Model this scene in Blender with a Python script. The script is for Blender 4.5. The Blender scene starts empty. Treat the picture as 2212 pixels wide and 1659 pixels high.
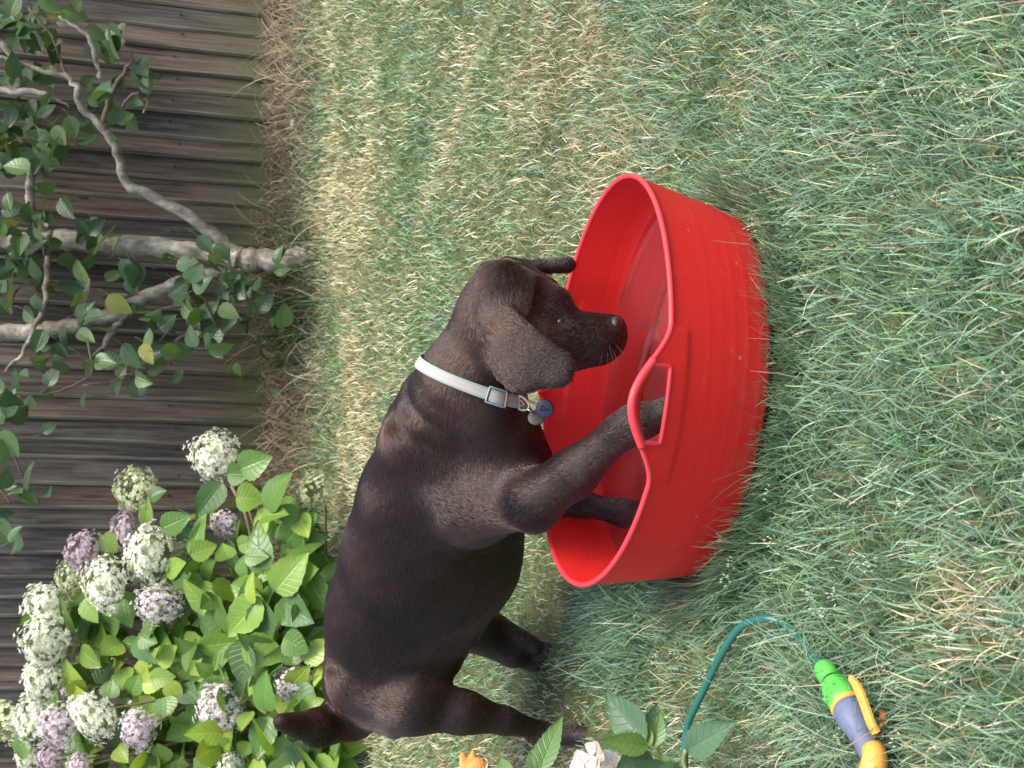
import bpy, math, random
import numpy as np
from mathutils import Vector, Matrix
from mathutils.bvhtree import BVHTree

random.seed(7)
rng = np.random.default_rng(11)
R = math.radians
scene = bpy.context.scene
C = scene.collection

# ------------------------------------------------------------------ camera
PITCH, ROLL, CAMH, FPX = R(17.0), R(6.0), 1.03, 3190.0      # the photograph is a portrait shot stored on its side
fwd = np.array([0, math.cos(PITCH), -math.sin(PITCH)])
rgt = np.array([1.0, 0, 0])
upv = np.array([0, math.sin(PITCH), math.cos(PITCH)])
im_right = math.cos(ROLL) * rgt + math.sin(ROLL) * upv       # right of the upright picture
im_up = -math.sin(ROLL) * rgt + math.cos(ROLL) * upv
CX, CY = -im_up, im_right                                    # camera axes: the camera is held turned by 90 degrees
CAM = np.array([0, 0, CAMH])
cam_d = bpy.data.cameras.new("camera")
cam = bpy.data.objects.new("camera", cam_d)
C.objects.link(cam)
m = Matrix.Identity(4)
for i in range(3):
    m[i][0], m[i][1], m[i][2], m[i][3] = CX[i], CY[i], -fwd[i], CAM[i]
cam.matrix_world = m
cam_d.sensor_width = 36
cam_d.lens = 36 * FPX / 2212
cam_d.clip_start, cam_d.clip_end = 0.05, 500
cam_d.dof.use_dof = True
cam_d.dof.focus_distance = 2.42
cam_d.dof.aperture_fstop = 13
scene.camera = cam

# ------------------------------------------------------------------ world, sun, exposure
SUN_EL, SUN_AZ = R(68), R(122)                               # azimuth clockwise from +y
world = bpy.data.worlds.new("World")
scene.world = world
world.use_nodes = True
wn = world.node_tree.nodes
sky = wn.new("ShaderNodeTexSky")
sky.sky_type = 'NISHITA'
sky.sun_disc = False
sky.sun_elevation = SUN_EL
sky.sun_rotation = SUN_AZ
sky.air_density = 1.0
sky.dust_density = 4.0
sky.ozone_density = 0.6
bg = wn["Background"]
bg.inputs[1].default_value = 0.15
world.node_tree.links.new(sky.outputs[0], bg.inputs[0])
sun_d = bpy.data.lights.new("sun", 'SUN')
sun_d.energy = 1.7
sun_d.angle = R(26)
sun_d.color = (1.0, 0.96, 0.9)
sun = bpy.data.objects.new("sun", sun_d)
C.objects.link(sun)
sd = Vector((math.sin(SUN_AZ) * math.cos(SUN_EL), math.cos(SUN_AZ) * math.cos(SUN_EL), math.sin(SUN_EL)))
sun.rotation_euler = sd.to_track_quat('Z', 'Y').to_euler()
sun.location = (0, 0, 6)
scene.view_settings.view_transform = 'Standard'
scene.view_settings.look = 'None'
scene.view_settings.exposure = 1.16
scene.view_settings.gamma = 1
scene.cycles_curves.shape = 'RIBBONS'
scene.cycles.max_bounces = 8

# ------------------------------------------------------------------ helpers
def P(X, Y, d):
    """point at depth d behind position (X, Y) of the 2212 x 1659 photograph"""
    return CAM + fwd * d + CX * ((X - 1106) / FPX * d) + CY * ((829.5 - Y) / FPX * d)

def sstep(a, b, x):
    t = np.clip((np.asarray(x, float) - a) / (b - a), 0, 1)
    return t * t * (3 - 2 * t)

_lat = rng.random((8, 64, 64))
def vnoise(x, y, s, k=0):
    x = np.asarray(x, float) * s + 17.3 * k
    y = np.asarray(y, float) * s + 5.7 * k
    xi = np.floor(x).astype(int); yi = np.floor(y).astype(int)
    fx = x - xi; fy = y - yi
    fx = fx * fx * (3 - 2 * fx); fy = fy * fy * (3 - 2 * fy)
    L = _lat[k % 8]
    a = L[xi % 64, yi % 64]; b = L[(xi + 1) % 64, yi % 64]
    c = L[xi % 64, (yi + 1) % 64]; d = L[(xi + 1) % 64, (yi + 1) % 64]
    return (a * (1 - fx) + b * fx) * (1 - fy) + (c * (1 - fx) + d * fx) * fy

def ground(x, y):
    x = np.asarray(x, float); y = np.asarray(y, float)
    z = 0.1215 * 0.22 * np.log1p(np.exp(np.clip((np.minimum(y, 5.6) - 2.52) / 0.22, -30, 30)))
    z = z + 0.09 * np.clip(x, -3, 3) * sstep(2.6, 5.0, y)
    return z + 0.014 * (vnoise(x, y, 3.0, 1) - 0.5) + 0.008 * (vnoise(x, y, 8.0, 2) - 0.5)

def G(X, Y, lift=0.0):
    """where the ray through (X, Y) of the photograph meets the ground"""
    lo, hi = 0.5, 9.0
    for _ in range(40):
        mid = (lo + hi) / 2
        p = P(X, Y, mid)
        if p[2] - ground(p[0], p[1]) - lift > 0: lo = mid
        else: hi = mid
    return P(X, Y, hi)

def nrm(v):
    v = np.asarray(v, float)
    return v / (np.linalg.norm(v) + 1e-12)

def tag(o, label=None, cat=None, group=None, kind=None):
    if label: o["label"] = label
    if cat: o["category"] = cat
    if group: o["group"] = group
    if kind: o["kind"] = kind
    return o

def empty(name, loc, label, cat, group=None, rot=(0, 0, 0)):
    o = bpy.data.objects.new(name, None)
    o.empty_display_size = 0.05
    C.objects.link(o)
    o.location = loc; o.rotation_euler = rot
    return tag(o, label, cat, group)

def mesh_obj(name, verts, faces, mat, parent=None, smooth=True, uv=None, col=None, world_verts=True):
    """faces: list of tuples or an (n,k) int array; uv and col are per vertex"""
    verts = np.asarray(verts, float).reshape(-1, 3)
    me = bpy.data.meshes.new(name)
    if parent is not None and world_verts:
        verts = verts - np.array(parent_origin(parent))
    if isinstance(faces, np.ndarray):
        nf, k = faces.shape
        me.vertices.add(len(verts)); me.vertices.foreach_set("co", verts.ravel())
        me.loops.add(nf * k); me.loops.foreach_set("vertex_index", faces.ravel().astype(np.int32))
        me.polygons.add(nf)
        me.polygons.foreach_set("loop_start", np.arange(nf, dtype=np.int32) * k)
        me.update(calc_edges=True)
    else:
        me.from_pydata([tuple(v) for v in verts], [], [tuple(f) for f in faces])
    if uv is not None:
        l = me.uv_layers.new(name="UVMap")
        vi = np.empty(len(me.loops), np.int32); me.loops.foreach_get("vertex_index", vi)
        l.data.foreach_set("uv", np.asarray(uv, float)[vi].ravel())
    if col is not None:
        a = me.color_attributes.new("Col", 'FLOAT_COLOR', 'POINT')
        c4 = np.ones((len(verts), 4)); c4[:, :3] = np.asarray(col, float)
        a.data.foreach_set("color", c4.ravel())
    if smooth:
        me.polygons.foreach_set("use_smooth", np.ones(len(me.polygons), bool))
    me.validate(clean_customdata=False)
    me.update()
    if mat is not None: me.materials.append(mat)
    o = bpy.data.objects.new(name, me)
    C.objects.link(o)
    if parent is not None: o.parent = parent
    return o

def parent_origin(o):
    v = np.zeros(3)
    while o is not None:
        v += np.array(o.location); o = o.parent
    return v

class MB:
    """gathers pieces of ONE mesh"""
    def __init__(s): s.v = []; s.f = []; s.uv = []; s.c = []; s.n = 0
    def add(s, v, f, uv=None, col=None):
        v = np.asarray(v, float).reshape(-1, 3)
        s.v.append(v); s.f += [tuple(int(i) + s.n for i in q) for q in f]
        s.uv.append(np.zeros((len(v), 2)) if uv is None else np.asarray(uv, float))
        s.c.append(np.ones((len(v), 3)) * (np.array([.5, .5, .5]) if col is None else np.asarray(col, float)))
        s.n += len(v)
    def tube(s, pts, rad, n=10, col=None, cap=True, flat=None):
        pts = np.asarray(pts, float); k = len(pts)
        rad = np.broadcast_to(np.asarray(rad, float), (k,)) if np.ndim(rad) <= 1 else rad
        tan = np.gradient(pts, axis=0); tan /= np.linalg.norm(tan, axis=1)[:, None] + 1e-12
        ref = np.array([0, 0, 1.0]) if abs(tan[0][2]) < .9 else np.array([1.0, 0, 0])
        a = nrm(np.cross(tan[0], ref)); V = []; U = []
        for i in range(k):
            a = nrm(a - tan[i] * np.dot(a, tan[i])); b = np.cross(tan[i], a)
            for j in range(n):
                t = 2 * math.pi * j / n
                V.append(pts[i] + rad[i] * (math.cos(t) * a + math.sin(t) * b)); U.append((j / n, i / k))
        F = [(i * n + j, i * n + (j + 1) % n, (i + 1) * n + (j + 1) % n, (i + 1) * n + j) for i in range(k - 1) for j in range(n)]
        if cap:
            F.append(tuple(range(n))[::-1]); F.append(tuple((k - 1) * n + j for j in range(n)))
        s.add(V, F, U, col)
    def ring(s, pts, rad, n=8, col=None):
        """closed tube"""
        pts = np.asarray(pts, float); k = len(pts)
        tan = np.roll(pts, -1, 0) - np.roll(pts, 1, 0); tan /= np.linalg.norm(tan, axis=1)[:, None] + 1e-12
        c = pts.mean(0); V = []
        nn = nrm(np.cross(pts[0] - c, pts[k // 4] - c))
        for i in range(k):
            b = nrm(nn - tan[i] * np.dot(nn, tan[i])); a = np.cross(b, tan[i])
            for j in range(n):
                t = 2 * math.pi * j / n
                V.append(pts[i] + rad * (math.cos(t) * a + math.sin(t) * b))
        F = [(i * n + j, i * n + (j + 1) % n, ((i + 1) % k) * n + (j + 1) % n, ((i + 1) % k) * n + j) for i in range(k) for j in range(n)]
        s.add(V, F, None, col)
    def box(s, c, ax, ay, az, col=None):
        """box from centre and three half axes"""
        c, ax, ay, az = (np.asarray(q, float) for q in (c, ax, ay, az))
        V = [c + i * ax + j * ay + k * az for i in (-1, 1) for j in (-1, 1) for k in (-1, 1)]
        s.add(V, [(0, 1, 3, 2), (4, 6, 7, 5), (0, 4, 5, 1), (2, 3, 7, 6), (0, 2, 6, 4), (1, 5, 7, 3)], None, col)
    def build(s, name, mat, parent=None, smooth=True):
        return mesh_obj(name, np.concatenate(s.v), s.f, mat, parent, smooth, np.concatenate(s.uv), np.concatenate(s.c))

def smooth_path(pts, n):
    """Catmull-Rom through control rows (any number of columns)"""
    p = np.asarray(pts, float); k = len(p)
    q = np.vstack([2 * p[0] - p[1], p, 2 * p[-1] - p[-2]])
    out = []
    for t in np.linspace(0, k - 1, n):
        i = min(int(t), k - 2); u = t - i
        a, b, c, d = q[i], q[i + 1], q[i + 2], q[i + 3]
        out.append(.5 * (2 * b + (c - a) * u + (2 * a - 5 * b + 4 * c - d) * u * u + (3 * b - a - 3 * c + d) * u ** 3))
    return np.array(out)

# ------------------------------------------------------------------ materials
class NT:
    def __init__(s, name):
        s.m = bpy.data.materials.new(name); s.m.use_nodes = True
        s.t = s.m.node_tree; s.t.nodes.clear()
        s.out = s.t.nodes.new("ShaderNodeOutputMaterial")
    def n(s, typ, ins=None, **kw):
        o = s.t.nodes.new("ShaderNode" + typ)
        for k, v in kw.items(): setattr(o, k, v)
        for k, v in (ins or {}).items():
            sk = o.inputs[k]
            if isinstance(v, bpy.types.NodeSocket): s.t.links.new(v, sk)
            else:
                if sk.type == 'RGBA' and len(v) == 3: v = (*v, 1)
                sk.default_value = v
        return o
    def math(s, op, a, b=None, c=None):
        o = s.t.nodes.new("ShaderNodeMath"); o.operation = op
        for i, v in enumerate((a, b, c)):
            if v is None: continue
            if isinstance(v, bpy.types.NodeSocket): s.t.links.new(v, o.inputs[i])
            else: o.inputs[i].default_value = v
        return o.outputs[0]
    def mix(s, f, a, b, mode='MIX'):
        o = s.t.nodes.new("ShaderNodeMix"); o.data_type = 'RGBA'; o.blend_type = mode
        for sk, v in ((o.inputs[0], f), (o.inputs[6], a), (o.inputs[7], b)):
            if isinstance(v, bpy.types.NodeSocket): s.t.links.new(v, sk)
            else: sk.default_value = (*v, 1) if (sk.type == 'RGBA' and len(v) == 3) else v
        return o.outputs[2]
    def ramp(s, f, stops):
        o = s.t.nodes.new("ShaderNodeValToRGB"); s.t.links.new(f, o.inputs[0])
        e = o.color_ramp.elements
        while len(e) < len(stops): e.new(.5)
        for el, (p, c) in zip(e, stops):
            el.position = p; el.color = (*c, 1) if len(c) == 3 else c
        return o.outputs[0]
    def noise(s, vec, scale, detail=4, rough=.6):
        return s.n("TexNoise", {"Vector": vec, "Scale": scale, "Detail": detail, "Roughness": rough}).outputs[0]
    def bump(s, h, strength, dist):
        return s.n("Bump", {"Height": h, "Strength": strength, "Distance": dist}).outputs[0]
    def fin(s, sh):
        s.t.links.new(sh, s.out.inputs[0]); return s.m

def mat_simple(name, col, rough=.5, spec=.5, var=0.0, scale=60, bump=0, metal=0):
    b = NT(name); co = b.n("TexCoord").outputs["Object"]
    nz = b.noise(co, scale)
    c = b.mix(nz, [x * (1 - var) for x in col], [min(1, x * (1 + var)) for x in col])
    ins = {"Base Color": c, "Roughness": rough, "Specular IOR Level": spec, "Metallic": metal}
    if bump: ins["Normal"] = b.bump(nz, bump, .002)
    return b.fin(b.n("BsdfPrincipled", ins).outputs[0])

def mat_leaf(name, rough=.4, spec=.5, transl=.3, vein=1.25, nveins=7.0):
    """leaf colour from the leaf itself, veins drawn along its own length"""
    b = NT(name)
    col = b.n("Attribute", attribute_name="Col").outputs["Color"]
    uv = b.n("UVMap").outputs[0]
    sp = b.n("SeparateXYZ", {0: uv})
    u, v = sp.outputs[0], sp.outputs[1]
    av = b.math('ABSOLUTE', b.math('SUBTRACT', v, .5))
    mid = b.math('SUBTRACT', 1.0, b.math('SMOOTH_MIN', b.math('MULTIPLY', av, 22.0), 1.0, .2))
    ph = b.math('MULTIPLY', b.math('SUBTRACT', u, b.math('MULTIPLY', av, .55)), nveins)
    fr = b.math('ABSOLUTE', b.math('SUBTRACT', b.math('FRACT', ph), .5))
    side = b.math('SUBTRACT', 1.0, b.math('MINIMUM', b.math('MULTIPLY', fr, 9.0), 1.0))
    vm = b.math('MINIMUM', b.math('ADD', b.math('MAXIMUM', mid, 0.0), b.math('MULTIPLY', side, .55)), 1.0)
    nz = b.noise(b.n("TexCoord").outputs["Object"], 45, 3)
    c = b.mix(b.math('MULTIPLY', nz, .5), col, b.mix(1.0, col, (.6, .62, .55), 'MULTIPLY'))
    c = b.mix(b.math('MULTIPLY', vm, .5), c, b.mix(1.0, col, (vein * 1.25, vein * 1.2, vein), 'MULTIPLY'))
    nor = b.bump(b.math('SUBTRACT', b.math('MULTIPLY', nz, .3), b.math('MULTIPLY', vm, .6)), .55, .004)
    p = b.n("BsdfPrincipled", {"Base Color": c, "Roughness": rough, "Specular IOR Level": spec, "Normal": nor}).outputs[0]
    t = b.n("BsdfTranslucent", {"Color": b.mix(1.0, c, (1.1, 1.15, .55), 'MULTIPLY')}).outputs[0]
    return b.fin(b.n("MixShader", {0: transl, 1: p, 2: t}).outputs[0])

def mat_blade(name, rough=.42, spec=.5, transl=.25):
    b = NT(name)
    col = b.n("Attribute", attribute_name="Col").outputs["Color"]
    p = b.n("BsdfPrincipled", {"Base Color": col, "Roughness": rough, "Specular IOR Level": spec}).outputs[0]
    t = b.n("BsdfTranslucent", {"Color": col}).outputs[0]
    return b.fin(b.n("MixShader", {0: transl, 1: p, 2: t}).outputs[0])

M = {}
M['blade'] = mat_blade("grass_blade", .38, .45, .25)
M['dry'] = mat_blade("dry_stem", .7, .2, .15)
M['hyd_leaf'] = mat_leaf("hydrangea_leaf", .36, .5, .28, 1.3)
M['apple_leaf'] = mat_leaf("apple_leaf", .36, .5, .25, 1.15)
M['floret'] = mat_blade("floret_petal", .6, .3, .45)

def make_ground_mat():
    b = NT("soil_and_thatch"); co = b.n("TexCoord").outputs["Object"]
    n1 = b.noise(co, 9, 6); n2 = b.noise(co, 160, 3)
    c = b.ramp(n1, [(.3, (.04, .06, .024)), (.55, (.095, .105, .05)), (.75, (.22, .20, .12))])
    c = b.mix(n2, c, b.mix(1.0, c, (1.5, 1.4, 1.2), 'MULTIPLY'))
    return b.fin(b.n("BsdfPrincipled", {"Base Color": c, "Roughness": .95, "Specular IOR Level": .1, "Normal": b.bump(n2, .8, .01)}).outputs[0])
M['ground'] = make_ground_mat()

def make_fence_mat():
    b = NT("weathered_board")
    col = b.n("Attribute", attribute_name="Col").outputs["Color"]
    uv = b.n("UVMap").outputs[0]                       # u across the fence, v height above the foot, in metres
    sp = b.n("SeparateXYZ", {0: uv}); u, v = sp.outputs[0], sp.outputs[1]
    st = b.n("CombineXYZ", {0: b.math('MULTIPLY', u, 85.0), 1: b.math('MULTIPLY', v, 3.2)}).outputs[0]
    g = b.noise(st, 1.0, 7, .65)
    st2 = b.n("CombineXYZ", {0: b.math('MULTIPLY', u, 260.0), 1: b.math('MULTIPLY', v, 5.0)}).outputs[0]
    fine = b.noise(st2, 1.0, 4, .6)
    st3 = b.n("CombineXYZ", {0: b.math('MULTIPLY', u, 16.0), 1: b.math('MULTIPLY', v, 5.0)}).outputs[0]
    blot = b.noise(st3, 1.0, 4, .6)
    c = b.mix(b.ramp(g, [(.32, (0, 0, 0)), (.72, (1, 1, 1))]), b.mix(1.0, col, (.26, .26, .28), 'MULTIPLY'), b.mix(1.0, col, (1.7, 1.62, 1.55), 'MULTIPLY'))
    c = b.mix(b.math('MULTIPLY', fine, .55), c, b.mix(1.0, c, (.5, .5, .5), 'MULTIPLY'))
    c = b.mix(b.ramp(blot, [(.52, (0, 0, 0)), (.75, (.55, .55, .55))]), c, (.17, .165, .155))      # silvered weathering
    low = b.math('SUBTRACT', 1.0, b.math('SMOOTH_MIN', b.math('MULTIPLY', v, 3.4), 1.0, .25))
    alg = b.math('MULTIPLY', b.math('MAXIMUM', low, 0.0), b.math('MULTIPLY', b.math('ADD', blot, g), 1.0))
    c = b.mix(b.math('MINIMUM', alg, .85), c, (.125, .128, .058))                                   # algae creeping up from the ground
    kn = b.n("TexVoronoi", {"Vector": b.n("CombineXYZ", {0: b.math('MULTIPLY', u, 11.0), 1: b.math('MULTIPLY', v, 2.0)}).outputs[0], "Scale": 1.0}).outputs["Distance"]
    c = b.mix(b.ramp(kn, [(.05, (.6, .6, .6)), (.11, (0, 0, 0))]), c, (.03, .024, .02))
    return b.fin(b.n("BsdfPrincipled", {"Base Color": c, "Roughness": .8, "Specular IOR Level": .25, "Normal": b.bump(b.math('ADD', g, fine), .5, .004)}).outputs[0])
M['fence'] = make_fence_mat()

def make_bark():
    b = NT("apple_bark"); co = b.n("TexCoord").outputs["Object"]
    mp = b.n("Mapping", {"Vector": co, "Scale": (30, 30, 14)}).outputs[0]
    n1 = b.noise(mp, 1, 6, .65); n2 = b.noise(co, 9, 4)
    ring = b.noise(b.n("Mapping", {"Vector": co, "Scale": (8, 8, 120)}).outputs[0], 1, 3)
    c = b.ramp(n1, [(.3, (.085, .072, .055)), (.5, (.26, .235, .19)), (.68, (.50, .465, .40))])
    c = b.mix(b.ramp(n2, [(.5, (0, 0, 0)), (.7, (.6, .6, .6))]), c, (.13, .13, .075))
    return b.fin(b.n("BsdfPrincipled", {"Base Color": c, "Roughness": .75, "Specular IOR Level": .25, "Normal": b.bump(b.math('ADD', n1, b.math('MULTIPLY', ring, .5)), .6, .006)}).outputs[0])
M['bark'] = make_bark()
M['twig'] = mat_simple("twig_bark", (.13, .10, .07), .8, .2, .5, 40, .3)
M['stem'] = mat_simple("green_stem", (.20, .22, .08), .5, .3, .4, 30, .2)
M['wood_stem'] = mat_simple("woody_stem", (.22, .16, .10), .8, .2, .4, 50, .3)

def make_red():
    b = NT("red_rubber"); co = b.n("TexCoord").outputs["Object"]
    n1 = b.noise(co, 5, 5, .6); n2 = b.noise(co, 130, 3); n3 = b.noise(co, 38, 6, .7)
    c = b.mix(n1, (.68, .021, .020), (.84, .038, .034))
    c = b.mix(b.ramp(n3, [(.60, (0, 0, 0)), (.74, (.5, .5, .5))]), c, (.80, .13, .13))        # scuffs and dried water marks
    vor = b.n("TexVoronoi", {"Vector": co, "Scale": 17.0}).outputs["Distance"]
    c = b.mix(b.ramp(vor, [(.045, (.55, .55, .55)), (.075, (0, 0, 0))]), c, (.85, .33, .32))
    zz_ = b.n("SeparateXYZ", {0: co}).outputs[2]                       # splashed soil round the foot
    low = b.math('SUBTRACT', 1.0, b.math('MINIMUM', b.math('MULTIPLY', b.math('MAXIMUM', b.math('SUBTRACT', zz_, .045), 0.0), 16.0), 1.0))
    c = b.mix(b.math('MULTIPLY', low, b.ramp(n3, [(.42, (0, 0, 0)), (.62, (.55, .55, .55))])), c, (.30, .12, .07))
    p = b.n("BsdfPrincipled", {"Base Color": c, "Roughness": b.math('ADD', b.math('MULTIPLY', n1, .2), .32), "Specular IOR Level": .35, "Normal": b.bump(n2, .12, .002)}).outputs[0]
    t = b.n("BsdfTranslucent", {"Color": (.95, .05, .06)}).outputs[0]
    return b.fin(b.n("MixShader", {0: .22, 1: p, 2: t}).outputs[0])
M['red'] = make_red()
M['red_worn_lit'] = mat_simple('worn_lit_red_rubber', (.78, .046, .056), .4, .4, .12, 90, .15)  # rim and handle red, lighter for wear and a painted-in sky highlight

def make_water():
    b = NT("clear_water"); co = b.n("TexCoord").outputs["Object"]
    nor = b.bump(b.n("TexNoise", {"Vector": co, "Scale": 9.0, "Detail": 2.0}).outputs[0], .3, .01)
    fr = b.n("Fresnel", {"IOR": 1.33, "Normal": nor}).outputs[0]
    gl = b.n("BsdfGlossy", {"Roughness": .02, "Color": (1, 1, 1, 1), "Normal": nor}).outputs[0]
    tr = b.n("BsdfTransparent", {"Color": (.90, .93, .94, 1)}).outputs[0]
    cl = b.n("BsdfDiffuse", {"Color": (.90, .34, .36, 1)}).outputs[0]          # pink diffuse share, brightness painted into the water
    tr = b.n("MixShader", {0: .05, 1: tr, 2: cl}).outputs[0]
    return b.fin(b.n("MixShader", {0: fr, 1: tr, 2: gl}).outputs[0])
M['water'] = make_water()

def make_fur_mat(name, hair):
    b = NT(name)
    co = b.n("TexCoord").outputs["Object"]
    n1 = b.noise(co, 7, 4, .6)
    n2 = b.noise(co, 26, 3)
    c = b.mix(b.ramp(n1, [(.38, (0, 0, 0)), (.68, (1, 1, 1))]), (.0076, .0039, .0028), (.0200, .0090, .0054))
    if hair:
        t = b.n("Attribute", attribute_name="tint").outputs["Fac"]
        c = b.mix(t, b.mix(1.0, c, (.7, .7, .72), 'MULTIPLY'), b.mix(1.0, c, (4.4, 3.4, 2.9), 'MULTIPLY'))
        return b.fin(b.n("BsdfHairPrincipled", {"Color": c, "Roughness": .27, "Radial Roughness": .45, "Coat": .25, "IOR": 1.5, "Random Roughness": .2}, parametrization='COLOR').outputs[0])
    return b.fin(b.n("BsdfPrincipled", {"Base Color": c, "Roughness": .55, "Specular IOR Level": .4, "Normal": b.bump(n2, .25, .004)}).outputs[0])
M['skin'] = make_fur_mat("short_coat", False)
M['fur'] = make_fur_mat("coat_hair", True)
M['nose'] = mat_simple("nose_leather", (.035, .026, .026), .38, .5, .3, 400, .5)
M['eye'] = mat_simple("eye_brown", (.022, .010, .006), .22, .4)

# ------------------------------------------------------------------ ground sheet
def build_ground():
    xs = np.concatenate([[-60, -20, -8], np.linspace(-4, 4, 161), [8, 20, 60]])
    ys = np.concatenate([[-40, -10, -2], np.linspace(0, 7, 141), [12, 30, 60]])
    Xg, Yg = np.meshgrid(xs, ys, indexing='ij')
    Zg = ground(Xg, Yg)
    V = np.stack([Xg, Yg, Zg], -1).reshape(-1, 3)
    ny = len(ys)
    i, j = np.meshgrid(np.arange(len(xs) - 1), np.arange(ny - 1), indexing='ij')
    a = (i * ny + j).ravel()
    F = np.stack([a, a + ny, a + ny + 1, a + 1], 1)
    tag(mesh_obj("ground", V, F, M['ground']), "brown soil and thatch under the lawn", "ground", kind="structure")
build_ground()

# ------------------------------------------------------------------ fence
FY = lambda x: 5.12 + 0.06 * x
def build_fence():
    lean = R(-3.4)
    root = empty("wooden_fence", (0, FY(0), ground(0, 5.1)), "dark weathered fence of overlapping vertical boards, green with algae at its foot", "fence")
    mb = MB(); pitch = .074
    H = 1.85
    for k in range(-34, 36):
        x0 = k * pitch + random.uniform(-.011, .011)
        w = pitch + .034 + random.uniform(-.004, .004)
        zb = float(ground(x0, 5.1)) + .012 + random.uniform(-.02, .02)
        dl = lean + R(random.uniform(-.25, .25))
        y = FY(x0)
        t1, t2 = .016 + random.uniform(-.003, .004), .004
        base = random.choice([(.105, .082, .070), (.080, .066, .058), (.125, .096, .080), (.066, .060, .056), (.145, .110, .092), (.095, .085, .076), (.05, .044, .042)])
        base = np.array(base) * random.uniform(.75, 1.3) * (1.42 if k > 4 else 1.12) * np.array([.97, 1.0, 1.02])
        V = []; U = []; CC = []
        edge = base * .5 + np.array([.22, .21, .15]) * random.uniform(.5, 1.1)
        rows = 14
        bow = random.uniform(-.004, .004)
        for r in range(rows):
            h = H * r / (rows - 1)
            sx = x0 + math.tan(dl) * h + bow * math.sin(h * 2.2) + .0012 * math.sin(h * 9 + k)
            # section from left (thick and proud) to right (thin, tucked under the next board)
            for (dx, dy) in ((0, 0), (.0, -t1 * .55), (.009, -t1), (.017, -t1 + .001), (w, -t2), (w, 0)):
                V.append((sx + dx, y + dy - .004, zb + h)); U.append((x0 + dx + k * 3.7, h)); CC.append(edge if dx < .012 else base)
        F = []
        for r in range(rows - 1):
            for s in range(6):
                a = r * 6 + s; b2 = r * 6 + (s + 1) % 6
                F.append((a, b2, b2 + 6, a + 6))
        F.append((0, 1, 2, 3, 4, 5)); F.append(tuple((rows - 1) * 6 + s for s in range(6))[::-1])
        # tilt each board so that its left edge lies over its neighbour
        V = np.array(V); tilt = .015
        V[:, 1] -= tilt * (1 - (V[:, 0] - V[:, 0].min()) / w)
        mb.add(V, F, U, CC)
    nl = MB()
    for k in range(-34, 36):
        for h in (.36, 1.02, 1.6):
            x = k * pitch + .05 + random.uniform(-.008, .008); hh = h + random.uniform(-.02, .02)
            xx = x + math.tan(lean) * hh; z = float(ground(x, 5.1)) + hh
            c = np.array([xx, FY(x) - .0195, z]); nl.tube([c + np.array([0, .008, 0]), c - np.array([0, .0015, 0])], .0032, 8, (.1, .08, .07))
    nl.build("nail", mat_simple("rusty_nail", (.035, .024, .02), .7, .3, .3, 200), root)["kind"] = "stuff"
    o = mb.build("board_panel", M['fence'], root, smooth=False)
    rails = MB()
    for h in (.35, 1.0, 1.6):
        g = [float(ground(x, 5.1)) for x in (-2.6, 2.6)]
        rails.box(((0), FY(0) + .045, (g[0] + g[1]) / 2 + h), (2.6, .156, (g[1] - g[0]) / 2), (0, .02, 0), (0, 0, .035), (.07, .055, .045))
    rails.build("rail", mat_simple("rail_wood", (.09, .07, .055), .85, .2, .4, 20, .3), root, smooth=False)
build_fence()

# ------------------------------------------------------------------ leaves
def leaf_shape(L, W, fold=.25, curl=.3, wave=.03, serr=.0, nl=11, nw=7, pw=.82):
    """leaf along +x, normal +z"""
    V = []; U = []
    for i in range(nl):
        t = i / (nl - 1)
        w = W * .5 * (math.sin(math.pi * min(1, t ** .80)) ** pw) * (1 - .30 * t ** 4) if 0 < t < 1 else .0008
        for j in range(nw):
            v = j / (nw - 1) * 2 - 1
            ww = w * (1 + (serr * (1 if (i % 2) else -1) if abs(v) == 1 else 0))
            x = L * t - .06 * L * abs(v) * math.sin(math.pi * t)
            z = fold * abs(v) ** 1.3 * ww - curl * L * t * t + wave * L * math.sin(5 * t + 2.5 * v) * abs(v)
            V.append((x, v * ww, z)); U.append((t, (v + 1) / 2))
    F = [(i * nw + j, (i + 1) * nw + j, (i + 1) * nw + j + 1, i * nw + j + 1) for i in range(nl - 1) for j in range(nw - 1)]
    return np.array(V), F, np.array(U)

def put_leaf(mb, pos, direc, normal, L, W, col, **kw):
    V, F, U = leaf_shape(L, W, **kw)
    x = nrm(direc); z = np.asarray(normal, float); z = nrm(z - x * np.dot(z, x)); y = np.cross(z, x)
    mb.add(pos + V[:, :1] * x + V[:, 1:2] * y + V[:, 2:] * z, F, U, col)

def rnd_dir():
    return nrm(rng.normal(size=3))

# ------------------------------------------------------------------ tub
TUB_C = P(1298, 832, 2.335); TUB_C[2] = 0.0
TUBZ = 0.042                                           # it stands on pressed-down grass
RIMZ, RA, RB = 0.212, 0.326, 0.262                     # rim height, half width, half depth (the soft rim is pushed out of round)
TUB_TILT = R(1.2)
HANDLES = [(-math.pi / 2 - .075, .056), (math.pi / 2 - .10, .030)]
def tub_r(th, z):
    """wall radius vector at angle th and height z, in the tub's own frame"""
    t = z / RIMZ
    f = .86 + .14 * min(t, 1) ** .8 if t > 0 else .86
    f += max(0, t - 1) * .10
    c, s = math.cos(th), math.sin(th)
    e = 2.0
    return np.array([RA * f * c, RB * f * s])
def hump(th):
    b = 0.0
    for a, top in HANDLES:
        d = abs((th - a + math.pi) % (2 * math.pi) - math.pi)
        b = max(b, top * float(1 - sstep(.0, .37, d)))
    return b
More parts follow.
